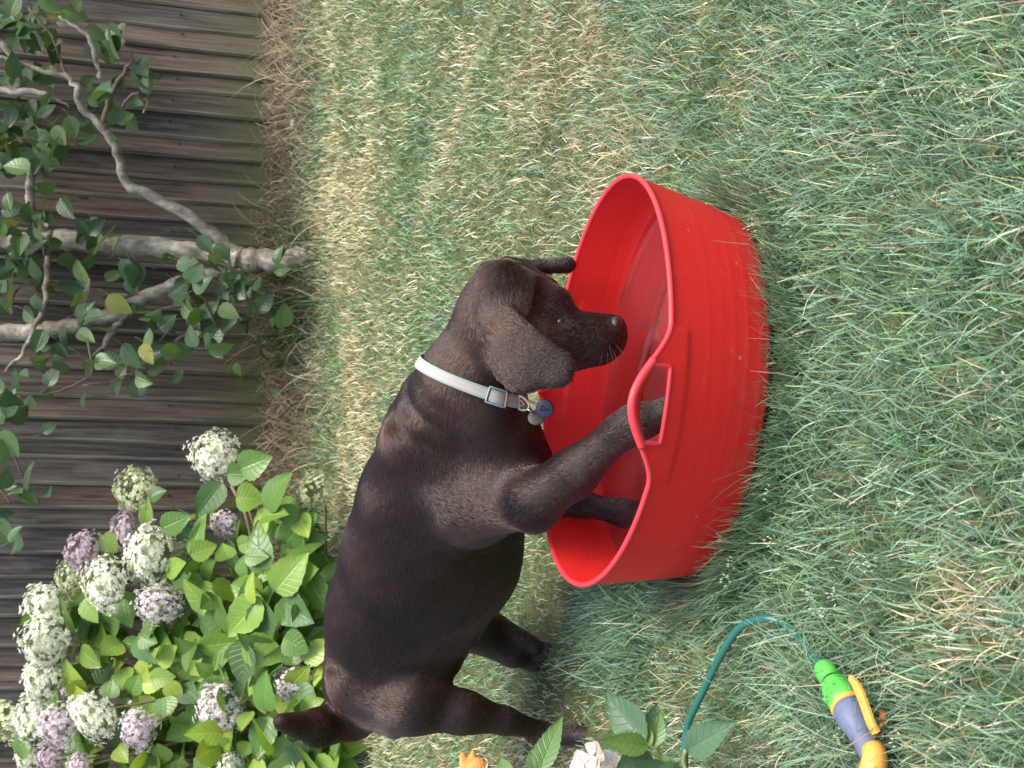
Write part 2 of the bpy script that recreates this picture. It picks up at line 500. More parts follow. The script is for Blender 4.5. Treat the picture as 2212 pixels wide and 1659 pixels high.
def build_tub():
    root = empty("rubber_tub", tuple(TUB_C), "large flexible red tub with loop handles, standing on the lawn with water in it", "tub", rot=(0, TUB_TILT, 0))
    NTH = 288; zl = np.linspace(TUBZ, RIMZ, 44)
    up = np.linspace(0, 1, 9)[1:]
    ths = np.linspace(-math.pi, math.pi, NTH, endpoint=False)
    seams = [-2.62, -2.05, -1.28, -.62, .1, .9, 1.7, 2.5]
    rings = [.035, .058, .081, .104, .127, .150]
    SL = .168                                            # half angle of the hand slot
    def hd(th): return min(abs((th - a + math.pi) % (2 * math.pi) - math.pi) for a, _ in HANDLES)
    def off(th, z):
        o = 0.0
        for s_ in seams: o += .0011 * math.exp(-((th - s_) / .006) ** 2)
        for r_ in rings: o += .0006 * math.exp(-((z - r_) / .0016) ** 2)
        d = hd(th)
        if d < .36 and z > RIMZ - .030: o += .0022 * float(1 - sstep(.34, .362, d)) * float(sstep(RIMZ - .030, RIMZ - .027, z))
        return o
    V = []; lev = len(zl) + len(up)
    for th in ths:
        hz = hump(th)
        for z in list(zl) + [RIMZ + u * hz for u in up]:
            c = tub_r(th, z); n2 = nrm([math.cos(th) / RA, math.sin(th) / RB])
            c = c + n2 * off(th, z) + n2 * .006 * math.sin(3 * th + .8) * z / RIMZ
            V.append((c[0], c[1], z))
    F = []
    nz = len(zl)
    for i in range(NTH):
        i2 = (i + 1) % NTH; dm = max(hd(ths[i]), hd(ths[i2]))
        for j in range(lev - 1):
            if j >= nz - 1:
                if hump(ths[i]) < 1e-4 and hump(ths[i2]) < 1e-4: continue
                if dm < SL and j < lev - 1 - 2: continue
            F.append((i * lev + j, i2 * lev + j, i2 * lev + j + 1, i * lev + j + 1))
    base = len(V); V.append((0, 0, TUBZ + .003))
    # floor
    for i in range(NTH): F.append((base, ((i + 1) % NTH) * lev, i * lev))
    V = np.array(V)
    o = mesh_obj("tub_body", V, F, M['red'], root, world_verts=False)
    sm = o.modifiers.new("thickness", 'SOLIDIFY'); sm.thickness = .0045; sm.offset = -1
    # rolled rim, rising over both hand holes
    def wp(th, z, push=0.0):
        c = tub_r(th, z); n2 = nrm([math.cos(th) / RA, math.sin(th) / RB])
        c = c + n2 * (push + .006 * math.sin(3 * th + .8) * z / RIMZ)
        return np.array([c[0], c[1], z])
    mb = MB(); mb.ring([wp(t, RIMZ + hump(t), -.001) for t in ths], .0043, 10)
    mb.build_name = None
    rim = mesh_obj("rim", np.concatenate(mb.v), mb.f, M['red_worn_lit'], root, world_verts=False)
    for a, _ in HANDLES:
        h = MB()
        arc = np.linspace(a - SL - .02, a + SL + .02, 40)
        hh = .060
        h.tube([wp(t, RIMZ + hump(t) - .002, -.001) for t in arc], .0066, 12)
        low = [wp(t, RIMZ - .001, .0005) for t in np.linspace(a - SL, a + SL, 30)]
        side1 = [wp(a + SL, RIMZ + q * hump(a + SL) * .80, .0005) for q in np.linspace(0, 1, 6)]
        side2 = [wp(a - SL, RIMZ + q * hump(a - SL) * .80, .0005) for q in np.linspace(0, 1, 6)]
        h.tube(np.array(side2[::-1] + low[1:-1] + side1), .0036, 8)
        mesh_obj("handle", np.concatenate(h.v), h.f, M['red_worn_lit'], root, world_verts=False)
    # water, level in the world
    wz = .112
    wv = [(0, 0, 0)]
    n = 128
    rings_ = [.25, .5, .75, 1.0]
    for q in rings_:
        for i in range(n):
            t = 2 * math.pi * i / n; c = tub_r(t, wz)
            d = nrm([math.cos(t), math.sin(t)])
            loc = np.array([c[0], c[1]]) * q - (d * .0065 if q == 1 else 0)
            zz = -(loc[0]) * math.tan(R(-1.0)) * 0
            wv.append((loc[0], loc[1], zz + wz))
    for i in range(n):                                             # the film of water climbing the wall
        t = 2 * math.pi * i / n; c = tub_r(t, wz + .006); d = nrm([math.cos(t), math.sin(t)])
        loc = np.array([c[0], c[1]]) - d * .0052
        wv.append((loc[0], loc[1], wz + .0045))
    wv = np.array(wv) + TUB_C
    F = [(0, 1 + i, 1 + (i + 1) % n) for i in range(n)]
    for k in range(4):
        F += [(1 + k * n + i, 1 + (k + 1) * n + i, 1 + (k + 1) * n + (i + 1) % n, 1 + k * n + (i + 1) % n) for i in range(n)]
    tag(mesh_obj("water", wv, F, M['water']), "shallow clear water standing in the red tub", "water", kind="structure")
build_tub()

# ------------------------------------------------------------------ the dog: one blended surface from tapered bones
def W(px, d): return px * d / FPX
DOG = []      # (a, b, ra, rb, k, squash axis, squash)   a -> b follows the lie of the coat
def bone(a, b, ra, rb, k=.03, n=None, s=1.0):
    A = P(*a); B = P(*b)
    DOG.append((A, B, W(ra, a[2]), W(rb, b[2]), k, None if n is None else nrm(n), s))
body_axis = nrm((P(850, 1440, 2.84) - P(960, 1000, 2.53)) * [1, 1, 0])
lat = nrm(np.cross(body_axis, [0, 0, 1]))              # across the body
# neck and trunk
bone((1072, 695, 2.40), (1004, 842, 2.45), 86, 106, .035)
bone((1012, 845, 2.45), (970, 955, 2.52), 104, 128, .04, lat, .9)
bone((970, 965, 2.53), (952, 1090, 2.61), 140, 166, .04, lat, .82)
bone((960, 1080, 2.61), (932, 1205, 2.69), 178, 184, .04, lat, .80)
bone((932, 1205, 2.69), (874, 1325, 2.77), 184, 160, .04, lat, .80)
bone((874, 1325, 2.77), (826, 1455, 2.85), 160, 126, .04, lat, .86)
bone((905, 835, 2.50), (878, 925, 2.55), 24, 34, .04)                       # loose skin behind the collar
bone((1052, 900, 2.42), (1112, 1010, 2.46), 76, 82, .035)                    # fore chest
bone((1128, 922, 2.43), (1140, 1000, 2.46), 38, 40, .025)
# shoulder, near foreleg
bone((930, 965, 2.49), (1030, 1070, 2.48), 92, 100, .05, lat, .62)
bone((1030, 1070, 2.485), (1146, 1089, 2.392), 92, 54, .05)
bone((1160, 1112, 2.385), (1168, 1106, 2.385), 30, 30, .02)                  # point of the elbow
bone((1150, 1083, 2.38), (1238, 1022, 2.345), 62, 50, .025)
bone((1238, 1022, 2.345), (1338, 935, 2.30), 50, 37, .02)
bone((1338, 935, 2.30), (1372, 915, 2.29), 38, 40, .015)
bone((1372, 915, 2.29), (1510, 872, 2.275), 38, 34, .02)
bone((1530, 866, 2.27), (1575, 838, 2.25), 42, 36, .02)
for i, dy in enumerate((-22, -6, 10, 24)):
    bone((1560, 846 + dy * .7, 2.25 + .012 * i), (1592, 818 + dy, 2.22 + .016 * i), 15, 12, .008)
# far foreleg
bone((1090, 1040, 2.60), (1180, 1075, 2.53), 78, 46, .03)
bone((1180, 1075, 2.53), (1255, 1088, 2.50), 40, 29, .02)
bone((1255, 1088, 2.50), (1345, 1108, 2.47), 29, 28, .015)
bone((1345, 1108, 2.47), (1480, 1112, 2.42), 29, 28, .015)
bone((1490, 1112, 2.42), (1530, 1092, 2.40), 32, 28, .015)
# near hind leg
bone((805, 1465, 2.78), (895, 1520, 2.73), 96, 72, .03, lat, .78)
bone((895, 1520, 2.73), (1000, 1538, 2.735), 72, 48, .022, lat, .8)
bone((1000, 1538, 2.735), (1090, 1556, 2.755), 48, 28, .02)
bone((1090, 1556, 2.755), (1160, 1576, 2.785), 29, 20, .015)
bone((1150, 1588, 2.79), (1172, 1590, 2.79), 17, 21, .012)                     # hock
bone((1172, 1586, 2.79), (1268, 1588, 2.775), 24, 22, .012)
bone((1268, 1588, 2.775), (1322, 1580, 2.74), 24, 24, .015)
for i, dy in enumerate((-16, -5, 6, 16)):
    bone((1316, 1578 + dy, 2.735), (1340, 1570 + dy, 2.71), 9, 8, .006)
bone((900, 1390, 2.80), (965, 1440, 2.76), 46, 26, .025)                       # flank fold
# far hind leg
bone((950, 1335, 2.93), (1036, 1362, 2.94), 82, 46, .02)
bone((1036, 1362, 2.94), (1106, 1408, 2.955), 48, 31, .016)
bone((1110, 1408, 2.955), (1150, 1432, 2.975), 30, 18, .012)
bone((1150, 1428, 2.975), (1205, 1394, 2.955), 22, 20, .012)
bone((1205, 1394, 2.955), (1262, 1364, 2.93), 23, 20, .012)
bone((1072, 1343, 2.935), (1155, 1395, 2.945), 20, 18, .010)
# tail, raised and curling towards the camera
bone((765, 1478, 2.87), (766, 1548, 2.86), 56, 42, .025)
bone((756, 1556, 2.86), (690, 1571, 2.80), 42, 39, .018)
bone((690, 1572, 2.80), (609, 1560, 2.74), 38, 21, .015)
bone((812, 1540, 2.80), (850, 1572, 2.77), 34, 24, .03)                        # point of the buttock
# head
bone((1190, 668, 2.385), (1090, 652, 2.39), 48, 78, .025)
bone((1098, 648, 2.39), (1076, 690, 2.40), 82, 84, .025)
bone((1196, 655, 2.375), (1160, 650, 2.385), 33, 44, .02)                      # brow
bone((1186, 625, 2.42), (1150, 625, 2.41), 24, 40, .02)                        # far brow
bone((1178, 740, 2.36), (1110, 740, 2.37), 54, 72, .03)                        # cheek
bone((1318, 716, 2.375), (1222, 722, 2.375), 38, 54, .02)                      # muzzle
bone((1300, 745, 2.365), (1225, 752, 2.362), 40, 47, .02)                      # flews
bone((1320, 740, 2.37), (1290, 756, 2.37), 27, 30, .014)
bone((1308, 765, 2.378), (1230, 781, 2.382), 19, 25, .006)                     # lower jaw
# ears: flat flaps
view = nrm(P(1130, 760, 2.3) - CAM)
ear_n = nrm(-view + .22 * im_up + .15 * im_right)
ear_o = P(1100, 735, 2.306)
def ear(X, Y):
    """depth of the ear flap's plane behind (X, Y)"""
    d = P(X, Y, 1.0) - CAM
    return (X, Y, float((ear_o - CAM) @ ear_n / (d @ ear_n)))
bone((1066, 680, ear(1066, 680)[2] + .012), ear(1098, 728), 34, 50, .014, ear_n, .30)
bone(ear(1098, 728), ear(1130, 772), 54, 66, .008, ear_n, .21)
bone(ear(1130, 772), ear(1196, 795), 66, 50, .008, ear_n, .21)
bone(ear(1098, 764), ear(1124, 816), 52, 37, .008, ear_n, .21)
far_n = nrm(np.cross(CX, view))
bone((1062, 598, 2.44), (1092, 577, 2.458), 36, 21, .02)
bone((1096, 573, 2.465), (1160, 577, 2.475), 20, 16, .010)
bone((1160, 577, 2.475), (1226, 572, 2.480), 16, 20, .008)

def sdf_eval(pts, prim):
    A, B, ra, rb, k, n, s = prim
    ba = B - A; L2 = ba @ ba + 1e-12
    pa = pts - A
    h = np.clip((pa @ ba) / L2, 0, 1)
    q = pa - h[..., None] * ba
    if n is not None:
        q = q + (q @ n)[..., None] * (1 / s - 1) * n
    d = np.sqrt((q * q).sum(-1)) - (ra + (rb - ra) * h)
    return d * (s if n is not None else 1) ** .5

def blend_surface(prims, cell):
    lo = np.min([np.minimum(p[0], p[1]) - max(p[2], p[3]) for p in prims], 0) - .03
    hi = np.max([np.maximum(p[0], p[1]) + max(p[2], p[3]) for p in prims], 0) + .03
    N = np.ceil((hi - lo) / cell).astype(int) + 1
    F = np.full(N, .2)
    for p in prims:
        r = max(p[2], p[3]) + p[4] + 3 * cell
        a = np.clip(np.floor((np.minimum(p[0], p[1]) - r - lo) / cell).astype(int), 0, N)
        b = np.clip(np.ceil((np.maximum(p[0], p[1]) + r - lo) / cell).astype(int) + 1, 0, N)
        g = np.stack(np.meshgrid(*[lo[i] + cell * np.arange(a[i], b[i]) for i in range(3)], indexing='ij'), -1)
        d = sdf_eval(g, p)
        sub = F[a[0]:b[0], a[1]:b[1], a[2]:b[2]]
        k = p[4]
        hh = np.clip(.5 + .5 * (sub - d) / k, 0, 1)
        F[a[0]:b[0], a[1]:b[1], a[2]:b[2]] = sub * (1 - hh) + d * hh - k * hh * (1 - hh)
    return F, lo, cell

def surface_nets(F, lo, cell):
    ins = F < 0
    c = np.zeros(np.array(F.shape) - 1, int)
    for i in (0, 1):
        for j in (0, 1):
            for k in (0, 1):
                c += ins[i:F.shape[0] - 1 + i, j:F.shape[1] - 1 + j, k:F.shape[2] - 1 + k]
    act = (c > 0) & (c < 8)
    idx = np.full(act.shape, -1, int); cells = np.argwhere(act); idx[act] = np.arange(len(cells))
    acc = np.zeros((len(cells), 3)); cnt = np.zeros(len(cells))
    cor = [np.array(q) for q in ((0, 0, 0), (1, 0, 0), (0, 1, 0), (1, 1, 0), (0, 0, 1), (1, 0, 1), (0, 1, 1), (1, 1, 1))]
    val = [F[tuple((cells + q).T)] for q in cor]
    for a in range(8):
        for b in range(a + 1, 8):
            if np.abs(cor[a] - cor[b]).sum() != 1: continue
            m_ = (val[a] < 0) != (val[b] < 0)
            t = val[a][m_] / (val[a][m_] - val[b][m_])
            acc[m_] += cor[a] + t[:, None] * (cor[b] - cor[a]); cnt[m_] += 1
    V = lo + cell * (cells + acc / cnt[:, None])
    Q = []
    for ax in range(3):
        o1, o2 = [i for i in range(3) if i != ax]
        s0 = [slice(None)] * 3; s1 = [slice(None)] * 3
        s0[ax] = slice(0, -1); s1[ax] = slice(1, None)
        A_, B_ = ins[tuple(s0)], ins[tuple(s1)]
        e = np.argwhere(A_ != B_)
        ok = (e[:, o1] > 0) & (e[:, o2] > 0) & (e[:, o1] < F.shape[o1] - 1) & (e[:, o2] < F.shape[o2] - 1)
        e = e[ok]; fl = A_[tuple(e.T)]
        u1 = np.zeros(3, int); u1[o1] = 1
        u2 = np.zeros(3, int); u2[o2] = 1
        q = np.stack([idx[tuple((e - u1 - u2).T)], idx[tuple((e - u2).T)], idx[tuple(e.T)], idx[tuple((e - u1).T)]], 1)
        if ax == 1: fl = ~fl
        q[~fl] = q[~fl][:, ::-1]
        Q.append(q)
    return V, np.concatenate(Q)

def relax(V, Q, its, lam=.5):
    e = np.concatenate([Q[:, [0, 1]], Q[:, [1, 2]], Q[:, [2, 3]], Q[:, [3, 0]]])
    deg = np.zeros(len(V)); np.add.at(deg, e[:, 0], 1); np.add.at(deg, e[:, 1], 1)
    for _ in range(its):
        s = np.zeros_like(V)
        for k in range(3):
            s[:, k] = np.bincount(e[:, 0], V[e[:, 1], k], len(V)) + np.bincount(e[:, 1], V[e[:, 0], k], len(V))
        V = V + lam * (s / deg[:, None] - V)
    return V

def carve(F, lo, cell, c, r, k):
    a = np.clip(np.floor((c - r - k - 2 * cell - lo) / cell).astype(int), 0, F.shape); b = np.clip(np.ceil((c + r + k + 2 * cell - lo) / cell).astype(int), 0, F.shape)
    g = np.stack(np.meshgrid(*[lo[i] + cell * np.arange(a[i], b[i]) for i in range(3)], indexing='ij'), -1)
    d = r - np.linalg.norm(g - c, axis=-1)
    sub = F[a[0]:b[0], a[1]:b[1], a[2]:b[2]]
    h = np.clip(.5 - .5 * (sub - d) / k, 0, 1)
    F[a[0]:b[0], a[1]:b[1], a[2]:b[2]] = sub * (1 - h) + d * h + k * h * (1 - h)

def dog_surface():
    F, lo, cell = blend_surface(DOG, .0046)
    carve(F, lo, cell, P(1212, 693, 2.332), W(15, 2.33), .012)        # eye socket
    V, Q = surface_nets(F, lo, cell)
    V = relax(V, Q, 9)
    e1 = V[Q[:, 2]] - V[Q[:, 0]]; e2 = V[Q[:, 3]] - V[Q[:, 1]]
    fn = np.cross(e1, e2); N = np.zeros_like(V)
    for k in range(4):
        for c in range(3): N[:, c] += np.bincount(Q[:, k], fn[:, c], len(V))
    N /= np.linalg.norm(N, axis=1)[:, None] + 1e-12
    # muscle under the coat, and skin folds where neck meets shoulder
    s_ = (V - P(900, 1300, 2.75)) @ body_axis; t_ = V[:, 2] - .3 * s_
    amp = .0038 * (vnoise(s_, t_, 11, 3) - .5) + .0022 * (vnoise(s_, t_ * .6, 24, 5) - .5)
    body = 1 - np.exp(-np.linalg.norm(V - P(1180, 700, 2.37), axis=1) / .12) * .8
    dz = amp * body
    fc = P(925, 905, 2.44); dist = np.linalg.norm(V - fc, axis=1)
    ph = (V - fc) @ nrm(P(915, 960, 2.5) - P(1020, 800, 2.43))
    dz += .0020 * np.sin(ph * 2 * math.pi / .045 + 4.0 * (vnoise(V[:, 0], V[:, 2], 12, 1) - .5)) * np.exp(-(dist / .075) ** 2)
    return V + N * dz[:, None], Q

def build_dog():
    V, Q = dog_surface()
    base = P(1000, 1350, 2.75); base[2] = ground(base[0], base[1])
    root = empty("dog", tuple(base), "chocolate brown dog with a striped collar, standing with its front paws in the red tub", "dog")
    # slight unevenness of muscle and skin
    body = mesh_obj("body", V, Q.astype(np.int32), M['skin'], root)
    me = body.data
    nor = np.empty(len(V) * 3); me.vertices.foreach_get("normal", nor); nor = nor.reshape(-1, 3)
    bvh = BVHTree.FromPolygons([tuple(v) for v in V], [tuple(int(i) for i in q) for q in Q])

    def surf(X, Y):
        o = Vector(CAM); d = Vector(nrm(P(X, Y, 2) - CAM))
        h = bvh.ray_cast(o, d)
        return (np.array(h[0]), np.array(h[1])) if h[0] is not None else (P(X, Y, 2.4), -np.array(d))

    # ---- coat
    area = np.linalg.norm(np.cross(V[Q[:, 2]] - V[Q[:, 0]], V[Q[:, 3]] - V[Q[:, 1]]), axis=1) / 2
    NH = 260000
    pick = rng.choice(len(Q), NH, p=area / area.sum())
    u, v = rng.random(NH), rng.random(NH)
    q = Q[pick]
    w4 = np.stack([(1 - u) * (1 - v), u * (1 - v), u * v, (1 - u) * v], 1)
    pos = (V[q] * w4[..., None]).sum(1); nn = (nor[q] * w4[..., None]).sum(1)
    nn /= np.linalg.norm(nn, axis=1)[:, None]
    # keep the hair off the nose leather
    flow = np.zeros_like(pos); wsum = np.zeros(NH); thin = np.zeros(NH)
    for (A, B, ra, rb, k, n_, s) in DOG:
        d = np.abs(sdf_eval(pos, (A, B, ra, rb, k, n_, s))) + .004
        w = d ** -3
        flow += w[:, None] * nrm(B - A); wsum += w; thin += w * min(ra, rb)
    thin /= wsum
    flow += np.array([0, 0, -.22]) * wsum[:, None]
    flow /= wsum[:, None]
    flow -= nn * (flow * nn).sum(1)[:, None]
    flow /= np.linalg.norm(flow, axis=1)[:, None] + 1e-9
    side = np.cross(nn, flow)
    sw = (vnoise(pos[:, 0] + pos[:, 2] * .7, pos[:, 1] - pos[:, 2] * .6, 16, 3) - .5) * 1.1 + rng.normal(0, .07, NH)
    flow = flow * np.cos(sw)[:, None] + side * np.sin(sw)[:, None]
    Lh = np.clip(.004 + .13 * thin, .004, .014) * rng.uniform(.7, 1.25, NH)
    nose_p, _ = surf(1334, 698)
    keep = np.linalg.norm(pos - nose_p, axis=1) > .015
    pos, nn, flow, Lh = pos[keep], nn[keep], flow[keep], Lh[keep]; NH = len(pos)
    lift = rng.uniform(.05, .13, NH)
    p1 = pos + (flow * .5 + nn * lift[:, None] * .75) * Lh[:, None]
    p2 = pos + (flow * 1.0 + nn * lift[:, None]) * Lh[:, None] + rng.normal(0, .0003, (NH, 3))
    pts = np.stack([pos - nn * .0005, p1, p2], 1).reshape(-1, 3) - np.array(base)
    hc = bpy.data.hair_curves.new("coat")
    hc.add_curves([3] * NH)
    hc.points.foreach_set("position", pts.astype(np.float32).ravel())
    rad = np.tile(np.array([.00045, .00038, .00008], np.float32), NH)
    hc.points.foreach_set("radius", rad)
    at = hc.attributes.new("tint", 'FLOAT', 'CURVE')
    tint = np.clip(rng.beta(5, 9, NH) + .35 * (vnoise(pos[:, 0] + pos[:, 2], pos[:, 1] - pos[:, 2], 60, 4) - .5), 0, 1)
    tint = tint * .62
    tail_d = np.linalg.norm(pos - P(640, 1566, 2.77), axis=1); tint = np.clip(tint + .75 * np.exp(-(tail_d / .075) ** 2), 0, 1)   # the tail is a lighter brown
    tint = np.clip(tint + .3 * np.exp(-(np.linalg.norm(pos - P(1085, 690, 2.33), axis=1) / .03) ** 2), 0, 1)
    at.data.foreach_set("value", tint.astype(np.float32))
    hc.materials.append(M['fur'])
    fo = bpy.data.objects.new("coat", hc); C.objects.link(fo); fo.parent = root

    # ---- nose and eye
    mb = MB()
    ctr, n0 = surf(1328, 697)
    fd = nrm(P(1350, 702, 2.36) - P(1290, 712, 2.37)); sdv = nrm(np.cross(fd, im_right)); u_ = np.cross(sdv, fd)
    nv = []; nf = []
    nu, nvv = 16, 12
    for i in range(nu):
        for j in range(nvv):
            t = 2 * math.pi * i / nu; f_ = math.pi * (j + .5) / nvv
            a = math.cos(f_); rr = math.sin(f_)
            y, z = rr * math.cos(t), rr * math.sin(t)
            pt = np.array([a * .011, y * .0155 * (1 - .1 * z), z * .012])
            for sg in (-1, 1):                                      # nostrils
                dd = math.hypot(pt[1] - sg * .0085, pt[2] + .002)
                if a > 0: pt[0] -= .004 * math.exp(-(dd / .0035) ** 2)
            nv.append(pt[0] * fd + pt[1] * sdv + pt[2] * u_)
    nf = [(i * nvv + j, ((i + 1) % nu) * nvv + j, ((i + 1) % nu) * nvv + j + 1, i * nvv + j + 1) for i in range(nu) for j in range(nvv - 1)]
    nf += [tuple(i * nvv for i in range(nu))[::-1], tuple(i * nvv + nvv - 1 for i in range(nu))]
    npos = P(1331, 699, 2.362)
    mesh_obj("nose", np.array(nv) + npos, nf, M['nose'], root)
    ep, en = surf(1212, 694)
    ev = []
    for i in range(14):
        for j in range(10):
            t = 2 * math.pi * i / 14; f_ = math.pi * (j + .5) / 10
            ev.append((math.sin(f_) * math.cos(t), math.sin(f_) * math.sin(t), math.cos(f_)))
    ef = [(i * 10 + j, ((i + 1) % 14) * 10 + j, ((i + 1) % 14) * 10 + j + 1, i * 10 + j + 1) for i in range(14) for j in range(9)]
    ef += [tuple(i * 10 for i in range(14))[::-1], tuple(i * 10 + 9 for i in range(14))]
    mesh_obj("eye", np.array(ev) * .0080 + ep - en * .0058, ef, M['eye'], root)

    wk = MB()
    for (X, Y, dx, dy) in ((1322, 752, 12, 52), (1312, 758, -6, 60), (1302, 757, -20, 56), (1328, 742, 26, 44), (1316, 745, 10, 66)):
        a_, n_ = surf(X, Y); dpt = float((a_ - CAM) @ fwd)
        e_ = P(X + dx, Y + dy, dpt - .012); m_ = (a_ + e_) / 2 + n_ * .008
        wk.tube(smooth_path([a_, m_, e_], 8), np.linspace(.00025, .00008, 8), 5, (.3, .25, .2))
    wk.build("whiskers", mat_simple("whisker", (.09, .07, .06), .5, .3), root)

    # ---- collar
    A = P(1062, 740, 2.43); B = P(1002, 905, 2.455)
    ax = nrm(B - A)
    cc = P(1026, 822, 2.44)
    ax = nrm(ax + .04 * (-fwd))
    e1 = nrm(np.cross(ax, [0, 0, 1])); e2 = np.cross(ax, e1)
    n = 96; hw = .0096
    prof = []
    for i in range(n):
        t = 2 * math.pi * i / n
        dr = math.cos(t) * e1 + math.sin(t) * e2
        rr = []
        for o_ in (-hw, 0, hw):
            h = bvh.ray_cast(Vector(cc + ax * o_ + dr * .16), Vector(-dr), .16)
            rr.append(.16 - h[3] if h[0] is not None else .09)
        prof.append(rr)
    prof = np.array(prof)
    for _ in range(6): prof = .5 * prof + .25 * (np.roll(prof, 1, 0) + np.roll(prof, -1, 0))
    prof = np.minimum(prof, prof.mean(1, keepdims=True) + .004)
    def ringpt(i, a, lift):
        """a in -1..1 across the band"""
        t = 2 * math.pi * i / n; i0 = int(math.floor(i)) % n; i1 = (i0 + 1) % n; fr = i - math.floor(i)
        dr = math.cos(t) * e1 + math.sin(t) * e2
        pr = prof[i0] * (1 - fr) + prof[i1] * fr
        r = pr[1] + (a * (pr[2] - pr[0]) / 2)
        return cc + ax * hw * a + dr * (r + lift)
    colr = empty("collar", tuple(cc), None, None); colr.parent = root; colr.location = tuple(cc - np.array(base))
    V2 = []; U2 = []
    acr = np.linspace(-1, 1, 7)
    for i in range(n):
        for (l, rev) in ((.0075, 1), (.0052, -1)):
            for a in acr[::rev]:
                V2.append(ringpt(i, a, l)); U2.append((i / n, (a + 1) / 2))
    k2 = 14
    F2 = [(i * k2 + j, ((i + 1) % n) * k2 + j, ((i + 1) % n) * k2 + (j + 1) % k2, i * k2 + (j + 1) % k2) for i in range(n) for j in range(k2)]
    b = NT("striped_webbing")
    uvs = b.n("SeparateXYZ", {0: b.n("UVMap").outputs[0]}).outputs
    stripe = b.ramp(uvs[1], [(.0, (.30, .38, .35)), (.20, (.34, .41, .38)), (.30, (.46, .45, .40)), (.5, (.46, .38, .32)), (.70, (.46, .45, .40)), (.80, (.34, .41, .38))])
    weave = b.math('SINE', b.math('MULTIPLY', uvs[0], 1500.0))
    web = b.fin(b.n("BsdfPrincipled", {"Base Color": b.mix(b.math('MULTIPLY', b.math('ADD', weave, 1.0), .14), stripe, (.2, .2, .18)), "Roughness": .8, "Specular IOR Level": .2, "Normal": b.bump(weave, .35, .001)}).outputs[0])
    mesh_obj("band", V2, F2, web, colr, uv=U2)
    def near_i(X, Y):
        best = min(range(n * 4), key=lambda q_: abs(np.linalg.norm(proj(ringpt(q_ / 4, 0, .004)) - np.array([X, Y]))) + (1000 if (ringpt(q_ / 4, 0, 0) - cc) @ (CAM - cc) < 0 else 0))
        return best / 4
    teal = mat_simple("teal_plastic", (.22, .33, .32), .45, .4, .15, 60)
    i0 = near_i(1066, 874)
    sl = MB()
    step = .9
    for (a0, a1) in ((-1.3, 1.3),):
        fr = [(i0 - 2.6, -1.25), (i0 + 2.6, -1.25), (i0 + 2.6, 1.25), (i0 - 2.6, 1.25)]
        path = []
        for q_ in range(4):
            (x0, y0), (x1, y1) = fr[q_], fr[(q_ + 1) % 4]
            for s_ in np.linspace(0, 1, 6)[:-1]:
                path.append(ringpt(x0 + (x1 - x0) * s_, y0 + (y1 - y0) * s_, .0095))
        sl.ring(path, .0018, 8)
    sl.build("slider", teal, colr)
    lp = MB(); VV = []; UU = []
    for s_ in np.linspace(-2.0, 2.0, 9):
        for a in acr: VV.append(ringpt(i0 + s_, a, .0118 - .0004 * s_ * s_)); UU.append((s_ / n, (a + 1) / 2))
    FF = [(i * 7 + j, (i + 1) * 7 + j, (i + 1) * 7 + j + 1, i * 7 + j + 1) for i in range(8) for j in range(6)]
    mesh_obj("webbing_loop", VV, FF, web, colr, uv=UU)
    # half ring and split ring
    i1 = near_i(1116, 877)
    rg = MB()
    base_a, base_b = ringpt(i1, -1.05, .009), ringpt(i1, 1.05, .009)
    mid = (base_a + base_b) / 2
    out = nrm(P(1150, 880, 2.38) - mid)
    arc = [base_a + (base_b - base_a) * s_ for s_ in np.linspace(0, 1, 6)]
    arc += [mid + (base_b - mid) * math.cos(t) + out * .017 * math.sin(t) for t in np.linspace(0.2, math.pi - .2, 12)]
    rg.ring(arc, .0019, 8)
    rg.tube([mid + (base_b - mid) * .5, mid + out * .0095, mid + (base_a - mid) * .5], .0014, 6)
    rg.build("half_ring", mat_simple("grey_green_metal", (.28, .33, .30), .4, .5, .2, 80), colr)
    steel = mat_simple("steel", (.75, .72, .68), .2, .6, .1, 80, 0, 1.0)
    ctr = P(1140, 884, 2.37)
    s1, s2 = nrm(P(1152, 892, 2.36) - P(1128, 876, 2.38)), nrm(P(1140, 884, 2.30) - ctr)
    sr = MB(); sr.ring([ctr + .0105 * (math.cos(t) * s1 + math.sin(t) * s2) for t in np.linspace(0, 2 * math.pi, 28)[:-1]], .0012, 6)
    sr.build("split_ring", steel, colr)
    # two tags
    tagm = mat_simple("slate_blue_enamel", (.020, .020, .040), .55, .5, .1, 200)
    dark = mat_simple("dark_engraving", (.008, .008, .014), .4, .3)
    def disc(c, nv_, r, t, up):
        z = nrm(nv_); y = nrm(up - z * np.dot(up, z)); x = np.cross(y, z)
        Vd = []; prof_ = [(0, t), (r * .9, t), (r, t * .6), (r, -t * .6), (r * .9, -t), (0, -t)]
        k = 32
        for (pr, pz) in prof_:
            for i in range(k):
                a = 2 * math.pi * i / k
                Vd.append(c + pr * (math.cos(a) * x + math.sin(a) * y) + pz * z)
        Fd = [(i * k + j, i * k + (j + 1) % k, (i + 1) * k + (j + 1) % k, (i + 1) * k + j) for i in range(len(prof_) - 1) for j in range(k)]
        return Vd, Fd, x, y, z
    cdir = nrm(CAM - P(1177, 882, 2.345))
    tn = nrm(cdir + .35 * im_up * 1 - .28 * im_right)
    tc = P(1177, 882, 2.345)
    Vd, Fd, x, y, z = disc(tc, tn, W(20.5, 2.345), .0022, nrm(-CX * 1.0 - CY * .12))
    mesh_obj("name_tag", Vd, Fd, tagm, colr)
    lt = MB(); S = W(10, 2.345)
    def rect(x0, x1, y0, y1): lt.box(tc + x * S * (x0 + x1) / 2 + y * S * (y0 + y1) / 2 + z * .0023, x * S * (x1 - x0) / 2, y * S * (y1 - y0) / 2, z * .0003)
